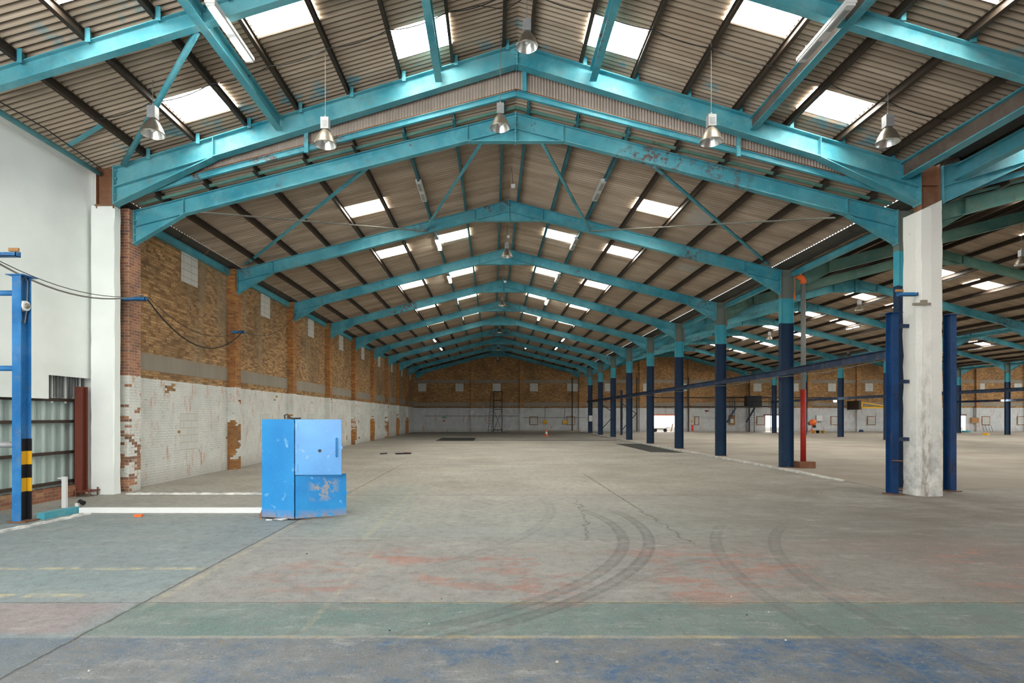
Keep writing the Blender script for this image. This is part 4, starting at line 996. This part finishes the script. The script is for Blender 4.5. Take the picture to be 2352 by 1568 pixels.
for i, (px, py, s, mt) in enumerate([(205, 1540, .018, 'white_metal'), (1280, 1520, .022, 'white_metal'), (510, 1475, .014, 'timber'), (985, 1433, .016, 'white_metal'), (895, 1448, .018, 'black'), (705, 1272, .025, 'black'), (1014, 1375, .015, 'black'),
        (1805, 1470, .02, 'white_metal'), (1715, 1412, .02, 'black'), (1765, 1405, .018, 'white_metal'), (1680, 1370, .02, 'white_metal'), (1515, 1422, .015, 'navy'), (1550, 1322, .02, 'timber'), (1880, 1133, .03, 'white_metal'), (2003, 1062, .05, 'white_metal'), (785, 1285, .02, 'timber'), (1160, 1294, .016, 'white_metal')]):
    Y_ = EYE*F_PX/(py-VPY); X_ = (px-VPX)*Y_/F_PX
    mt2 = mt; mt = 'sheet_pale' if mt == 'white_metal' else mt
    o = rubble(X_, Y_, s*.7, 'small %s crumb of debris on the %s' % ({'sheet_pale': 'pale', 'timber': 'tan', 'black': 'dark', 'navy': 'blue'}[mt], ['floor near the lower left corner', 'blue-stained floor low in the middle', 'grey floor below the cabinet', 'green painted floor strip', 'green painted strip by the tyre marks', 'floor just below the cabinet', 'edge of the green painted strip', 'blue-stained floor at lower right', 'green strip right of the tyre marks', 'green strip, right of the dark crumb', 'upper edge of the green strip at right', 'middle of the green strip', 'reddish floor between the tyre arcs', 'floor before the white pillar', 'raised floor right of the kerb', 'floor right below the cabinet doors', 'pinkish floor in the middle'][i]), mt)
# small litter on the far floor
tag(MB().obox((-4.95, 28.9, .04), (-4.2, 29.2, .04), .12, .06).build('crumpled_cloth', 'black'), 'dark crumpled rag on the floor right of the cabinet handle', 'rag')
tag(MB().obox((-4.6, 29.45, .035), (-4.35, 29.45, .035), .1, .07).build('red_scrap', 'red'), 'small red scrap beside the dark rag', 'scrap')
tag(MB().obox((-5.75, 29.0, .03), (-5.4, 29.1, .05), .08, .05).build('dark_scrap', 'black'), 'dark scrap on the floor farther along the left wall', 'scrap')
# dark covers in the floor
tag(MB().add([(8.55, 30.8, .012), (10.1, 30.2, .012), (10.3, 39.6, .012), (8.6, 39.8, .012), (8.55, 30.8, 0), (10.1, 30.2, 0), (10.3, 39.6, 0), (8.6, 39.8, 0)], [(0, 1, 2, 3), (0, 4, 5, 1), (3, 7, 4, 0)]).build('floor_cover', 'dark_hole'), 'long dark grating set in the floor beside the right-hand columns', 'floor grating')
tag(MB().box(-4.5, -1.5, 44.6, 50.5, 0, .012).build('floor_cover', 'dark_hole'), 'dark square grating set in the far floor left of the centre', 'floor grating')
tag(MB().box(-1.5, 9.9, 45.3, 45.75, 0, .012).build('drain_cover', 'dark_hole'), 'narrow dark drain line across the far floor', 'drain')

# ------------------------------------------------------------------ red and grey pipe
r = thing('drain_pipe', 'red and grey rainwater pipe beside the second navy column', 'pipe', (11.4, 20.9, .06))
MB().tube([(11.4, 20.9, .2), (11.4, 20.9, 2.92)], .095, 16).build('lower_pipe', 'red', r, smooth=True, label='red lower length')
MB().tube([(11.4, 20.9, 2.92), (11.4, 20.9, 6.85)], .085, 16).build('upper_pipe', 'pvc', r, smooth=True, label='grey upper length')
MB().tube([(11.4, 20.9, 6.8), (11.4, 20.9, 6.95), (11.33, 20.9, 7.03), (11.22, 20.9, 7.05)], .11, 14).build('elbow', 'orange', r, smooth=True, label='orange elbow')
MB().tube([(11.22, 20.9, 7.0), (11.22, 20.9, 7.28)], .12, 14).build('inlet_socket', 'orange', r, smooth=True)
MB().box(11.12, 11.7, 20.62, 21.15, .03, .29).build('base_block', 'rust', r)

# ------------------------------------------------------------------ far things
def at(px, Y): return (px-VPX)*Y/F_PX
def zz(py, Y): return EYE+(VPY-py)*Y/F_PX
r = thing('traffic_cone', 'orange and white traffic cone standing before the far white wall', 'cone', (5.16, 54.8, 0))
MB().box(4.94, 5.38, 54.6, 55.0, 0, .04).build('base', 'orange', r)
MB().lathe((5.16, 54.8, 0), [(.17, .04), (.13, .22)], 16).build('lower_band', 'orange', r, smooth=True)
MB().lathe((5.16, 54.8, 0), [(.13, .22), (.08, .44)], 16).build('reflective_band', 'white_metal', r, smooth=True)
MB().lathe((5.16, 54.8, 0), [(.08, .44), (.035, .64), (0, .645)], 16).build('tip', 'orange', r, smooth=True)
# access tower with ladder
r = thing('scaffold_tower', 'tall dark access tower with leaning ladder against the far brick gable', 'scaffold', (.4, 67.8, 0))
xa, xb, ya, yb, H_ = .05, 1.08, 67.3, 68.3, 4.85
for x in (xa, xb):
    for y in (ya, yb): MB().tube([(x, y, 0), (x, y, H_)], .035, 6).build('upright', 'black', r)
for z in (.3, 2.75, 3.8, H_): 
    m = MB()
    for y in (ya, yb): m.tube([(xa, y, z), (xb, y, z)], .028, 6)
    for x in (xa, xb): m.tube([(x, ya, z), (x, yb, z)], .028, 6)
    m.build('cross_rail', 'black', r)
MB().tube([(xa, ya, .1), (xb, ya, 2.7)], .025, 6).build('diagonal_brace', 'black', r); MB().tube([(xb, ya, .1), (xa, ya, 2.7)], .025, 6).build('diagonal_brace', 'black', r)
MB().box(xa, xb, ya, yb, 3.0, 3.05).build('platform', 'black', r)
m = MB()
for x in (0, .42): m.tube([(-.55+x, 66.7, 0), (-.2+x, 67.2, 4.9)], .025, 6)
for i in range(13): t = (i+1)/14; m.tube([(-.55+.35*t, 66.7+.5*t, 4.9*t), (-.13+.35*t, 66.7+.5*t, 4.9*t)], .016, 5)
tag(m.build('leaning_ladder', 'black'), 'dark ladder leaning on the far access tower', 'ladder')
# wall fittings on the far wall
YB = YWALL
tag(MB().tube([(at(1084, YB), YB-.3, zz(947, YB)), (at(1084, YB), YB-.23, zz(947, YB))], .22, 20).build('wall_clock', 'white_metal'), 'round white clock on the left pilaster of the far wall', 'clock')
tag(MB().box(at(1016, YB), at(1024, YB), YB-.03, YB, zz(960, YB), zz(957, YB)).build('green_sign', 'signgreen'), 'small green exit sign on the far white wall', 'sign')
tag(MB().box(at(1017, YB), at(1023, YB), YB-.03, YB, zz(967.5, YB), zz(965, YB)).build('red_sign', 'signred'), 'small red sign below the green one on the far wall', 'sign')
for px, lab in ((1252, 'yellow switch box between two blocked windows on the far wall'), (1297, 'yellow switch box left of the second blocked far window')):
    r = thing('switch_box', lab, 'box', (at(px, YB), YB-.1, zz(973, YB)))
    MB().box(at(px-4.5, YB), at(px+4.5, YB), YB-.2, YB, zz(973, YB), zz(965, YB)).build('box_body', 'yellow', r)
    MB().tube([(at(px, YB), YB-.05, zz(965, YB)), (at(px, YB), YB-.05, 3.1)], .02, 6).build('conduit', 'black', r)
for z, a, b, lab in ((1.95, 975, 1190, 'long thin conduit across the far white wall left of the centre'), (1.75, 1200, 1345, 'thin conduit across the far white wall above the blocked windows')):
    tag(MB().tube([(at(a, YB), YB-.26, z), (at(b, YB), YB-.26, z)], .022, 6).build('wall_conduit', 'black'), lab, 'conduit')
tag(MB().box(-9.6, 33, YB-.28, YB-.24, 2.98, 3.02).build('wall_conduit', 'black'), 'dark conduit above the white paint line of the far wall', 'conduit')
tag(MB().box(19, 45, YB-1.6, YB-1.5, 4.06, 4.18).build('runway_beam', 'black'), 'dark runway beam crossing before the far brick wall', 'beam')
tag(MB().box(19, 33.5, YB-1.6, YB-1.52, 3.0, 3.07).build('runway_beam', 'black'), 'thinner dark beam below the far runway beam', 'beam')
for i, px in enumerate((1320, 1468, 1586, 1725)):
    tag(MB().tube([(at(px, YB)-.35, YB-.33, 0), (at(px, YB)-.35, YB-.33, 6.6)], .07, 8).build('down_pipe', 'purlin'), 'dark rainwater downpipe on the far wall, %s from the left' % ORD[i], 'pipe', 'far wall downpipes')
m = thing('fuse_box', 'cream switch panel fixed to a far navy column', 'panel', (10.79, YF[8]-.12, 2.0))
MB().box(10.62, 10.98, YF[8]-.2, YF[8]-.1, 1.35, 2.0).build('panel_box', 'white_metal', m); MB().tube([(10.8, YF[8]-.15, 2.0), (10.8, YF[8]-.15, 3.4)], .02, 6).build('conduit', 'black', m)
# frame posts beside the last columns
for i, (x, y) in enumerate([(11.9, 62.2), (12.7, 56.2)]):
    r = thing('braced_post', 'navy braced post standing beside the %s far column' % ('outer' if i else 'inner'), 'post', (x, y, .06), 'far braced posts')
    MB().ibeam((x, y, .06), (x, y, 4.5), .2, .15, .012, (1, 0, 0)).build('shaft', 'navy', r)
    MB().tube([(x, y, .5), (x+1.6, y+.5, 2.2)], .04, 6).build('brace', 'black', r); MB().tube([(x, y, 3.2), (x+1.6, y+.5, 2.2)], .04, 6).build('brace', 'black', r)
# platform and ladders in the second aisle
r = thing('steel_gantry', 'dark steel gantry with raking struts before the far wall of the second aisle', 'gantry', (29.5, 66.5, 0))
MB().box(26.5, 31.8, 65.5, 67.4, 2.95, 3.1).build('deck', 'black', r)
m = MB()
for x in (26.5, 27.8, 29.1, 30.4, 31.8): m.tube([(x, 65.5, 3.1), (x, 65.5, 4.15)], .025, 6)
for z in (3.6, 4.15): m.tube([(26.5, 65.5, z), (31.8, 65.5, z)], .025, 6)
m.build('guard_railing', 'black', r)
for x in (27.0, 29.2): MB().obox((x+1.0, 65.6, 2.9), (x, 65.6, 1.2), .16, .14).build('raking_strut', 'navy', r)
MB().box(29.5, 31.2, 66.0, 66.8, 3.1, 4.3).build('hoist_box', 'black', r)
for x in (29.4, 30.0): MB().tube([(x, 65.3, 0.06), (x, 65.3, 3.6)], .035, 6).build('ladder_rail', 'black', r)
m = MB()
for i in range(11): m.tube([(29.4, 65.3, .35+i*.28), (30.0, 65.3, .35+i*.28)], .016, 5)
m.build('ladder_rungs', 'black', r)
r = thing('access_ladder', 'dark hooped ladder left of the second far doorway', 'ladder', (31.9, 65.5, 0))
for x in (31.9, 32.5): MB().tube([(x, 65.3, 0.06), (x, 65.3, 4.0)], .03, 6).build('ladder_rail', 'black', r)
m = MB()
for i in range(13): m.tube([(31.9, 65.3, .3+i*.28), (32.5, 65.3, .3+i*.28)], .016, 5)
m.build('ladder_rungs', 'black', r)
r = thing('switch_gear', 'timber-backed switchgear board with dangling conduits on the far wall', 'panel', (at(1680, YB), YB-.1, 1))
MB().box(at(1673, YB), at(1687, YB), YB-.12, YB, .85, 2.05).build('backboard', 'timber', r); MB().box(at(1676, YB), at(1683, YB), YB-.25, YB-.12, 1.1, 1.6).build('box_body', 'white_metal', r)
for px in (1675, 1680, 1686): MB().tube([(at(px, YB), YB-.2, 1.9), (at(px, YB), YB-.2, 4.1)], .025, 6).build('conduit', 'black', r)
r = thing('warning_sign', 'yellow warning triangle on the far pilaster', 'sign', (at(1588, YB), YB-.24, 1.3))
MB().prism([(at(1585, YB), zz(968, YB)), (at(1591, YB), zz(968, YB)), (at(1588, YB), zz(962, YB))], YB-.27, YB-.25).build('plate', 'yellow', r)
r = thing('fire_point_sign', 'upright red and orange fire-point board low on the far pilaster', 'sign', (at(1588.5, YB), YB-.25, .4))
MB().box(at(1586, YB), at(1591.5, YB), YB-.27, YB-.25, zz(989.5, YB), zz(975, YB)).build('plate', 'orange', r); MB().box(at(1587.2, YB), at(1590.3, YB), YB-.28, YB-.27, zz(988.5, YB), zz(976, YB)).build('red_panel', 'signred', r)
tag(MB().box(at(1619, YB), at(1627, YB), YB-.05, YB, zz(945, YB), zz(941.5, YB)).build('red_plate', 'redoxide'), 'small red-brown plate above the white paint of the far wall', 'sign')
# engine / hand truck silhouettes in the first doorway
r = thing('hand_cart', 'small dark wheeled cart standing in the first far doorway', 'cart', (at(1515, 68), 68, 0))
for dx in (-.55, .65): MB().tube([(at(1515, 68)+dx, 67.9, .24), (at(1515, 68)+dx, 68.0, .24)], .22, 16).build('wheel', 'black', r)
MB().obox((at(1515, 68)-.5, 67.95, .42), (at(1515, 68)+.6, 67.95, .38), .3, .1).build('chassis', 'purlin', r)
MB().tube([(at(1515, 68)+.5, 67.95, .4), (at(1515, 68)+1.2, 67.95, .65)], .03, 6).build('drawbar', 'black', r)
tag(MB().obox((at(1541, 68.6), 68.6, .03), (at(1547, 68.6), 68.9, 1.0), .12, .06).build('leaning_plank', 'timber'), 'reddish plank leaning in the first far doorway', 'plank')
# cement mixer
mx, my = at(1866, 62.0), 62.0
r = thing('cement_mixer', 'orange cement mixer standing far off left of the white pillar', 'cement mixer', (mx, my, .06))
MB().tube([(mx-.42, my, 1.12), (mx-.30, my, 1.14), (mx-.05, my, 1.22), (mx+.22, my, 1.30), (mx+.34, my, 1.34)], [.17, .22, .33, .33, .20], 20).build('drum', 'orange', r, smooth=True)
MB().tube([(mx-.43, my, 1.118), (mx-.40, my, 1.122)], .19, 20).build('mouth_ring', 'black', r)
m = MB(); m.tube([(mx, my, 1.0), (mx-.05, my, .5), (mx+.1, my-.1, .1)], .045, 8); m.tube([(mx-.05, my, .5), (mx-.4, my+.3, .1)], .035, 8); m.tube([(mx-.05, my, .5), (mx-.3, my-.35, .1)], .035, 8)
m.build('stand', 'orange', r)
MB().tube([(mx+.15, my-.16, .82), (mx+.15, my-.08, .82)], .17, 16).build('motor_wheel', 'black', r)
for i, (px, mt, lab) in enumerate(((1868, 'yellow', 'yellow bucket at the foot of the cement mixer'), (1878, 'black', 'black bucket between the two yellow ones'), (1890, 'yellow', 'yellow bucket farthest right of the cement mixer'))):
    x = at(px, 62.5); r = thing('bucket', lab, 'bucket', (x, 62.5, .06))
    MB().lathe((x, 62.5, .06), [(0, 0), (.14, 0), (.19, .30), (.2, .30), (.17, .28)], 14).build('pail', mt, r, smooth=True); MB().tube([(x-.19, 62.5, .36), (x, 62.5, .45), (x+.19, 62.5, .36)], .008, 5).build('handle', 'grey_metal', r)
# yellow jib
r = thing('jib_crane', 'yellow triangular jib arm on the far brick wall beside the white pillar', 'crane', (at(1978, 67), 67, 3))
xj0, xj1 = at(1979, 67), at(2040, 67)
MB().obox((xj0, 67, 2.93), (xj1, 67, 2.93), .15, .18).build('lower_boom', 'yellow', r); MB().obox((xj0, 67, 3.55), (xj1, 67, 3.05), .15, .12).build('tie_bar', 'yellow', r)
MB().obox((xj0, 67, 2.9), (xj0, 67, 3.6), .15, .15, (1, 0, 0)).build('mast', 'yellow', r)
MB().box(xj0-.4, xj0-.12, 66.9, YB-.004, 2.7, 3.75).build('wall_bracket', 'purlin', r)
# meters, boxes on far right wall
r = thing('meter_box', 'grey meter box with looped cable behind the cement mixer', 'box', (at(1880, YB), YB-.1, 1.2))
MB().box(at(1873, YB), at(1886, YB), YB-.25, YB, 1.35, 2.0).build('box_body', 'white_metal', r); MB().tube([(at(1878, YB), YB-.15, 1.35), (at(1878, YB), YB-.15, 1.2), (at(1883, YB), YB-.15, 1.2), (at(1883, YB), YB-.15, 1.35)], .02, 6).build('cable_loop', 'black', r)
r = thing('wall_box', 'plywood-fronted box hanging on the far wall right of the white pillar', 'box', (at(2236, YB), YB-.1, 1.2))
MB().box(at(2228, YB), at(2244, YB), YB-.3, YB, zz(971, YB), zz(959, YB)).build('box_body', 'timber', r); MB().tube([(at(2234, YB), YB-.15, zz(959, YB)), (at(2234, YB), YB-.15, 2.9), (at(2238, YB), YB-.15, 3.1)], .03, 6).build('conduit', 'black', r)
r = thing('step_frame', 'thin dark metal stand under the blocked window right of the white pillar', 'stand', (at(2270, 68), 68, .06))
for px in (2259, 2266, 2273, 2279): MB().tube([(at(px, 68), 67.9, .06), (at(px-1.5, 68), 68.1, .85)], .02, 5).build('leg', 'black', r)
MB().tube([(at(2258, 68), 68.1, .85), (at(2277, 68), 68.1, .85)], .02, 5).build('top_bar', 'black', r)
tag(MB().lathe((at(1978, 67.5), 67.5, .06), [(0, .3), (.18, .24), (.25, .1), (.24, 0)], 14).build('round_drum', 'navy', smooth=True), 'low dark rounded drum on the far floor below the jib', 'drum')
tag(MB().lathe((at(2218, 66), 66, .06), [(0, .22), (.35, .2), (.5, .08), (.5, 0)], 14).build('tarpaulin_heap', 'teal'), 'low turquoise tarpaulin heap on the far floor right of the white pillar', 'tarpaulin')
tag(MB().obox((at(2262, 56), 56, .12), (at(2274, 56), 56.3, .2), .4, .14).build('yellow_tool', 'yellow'), 'yellow tool lying on the far floor right of the white pillar', 'tool')
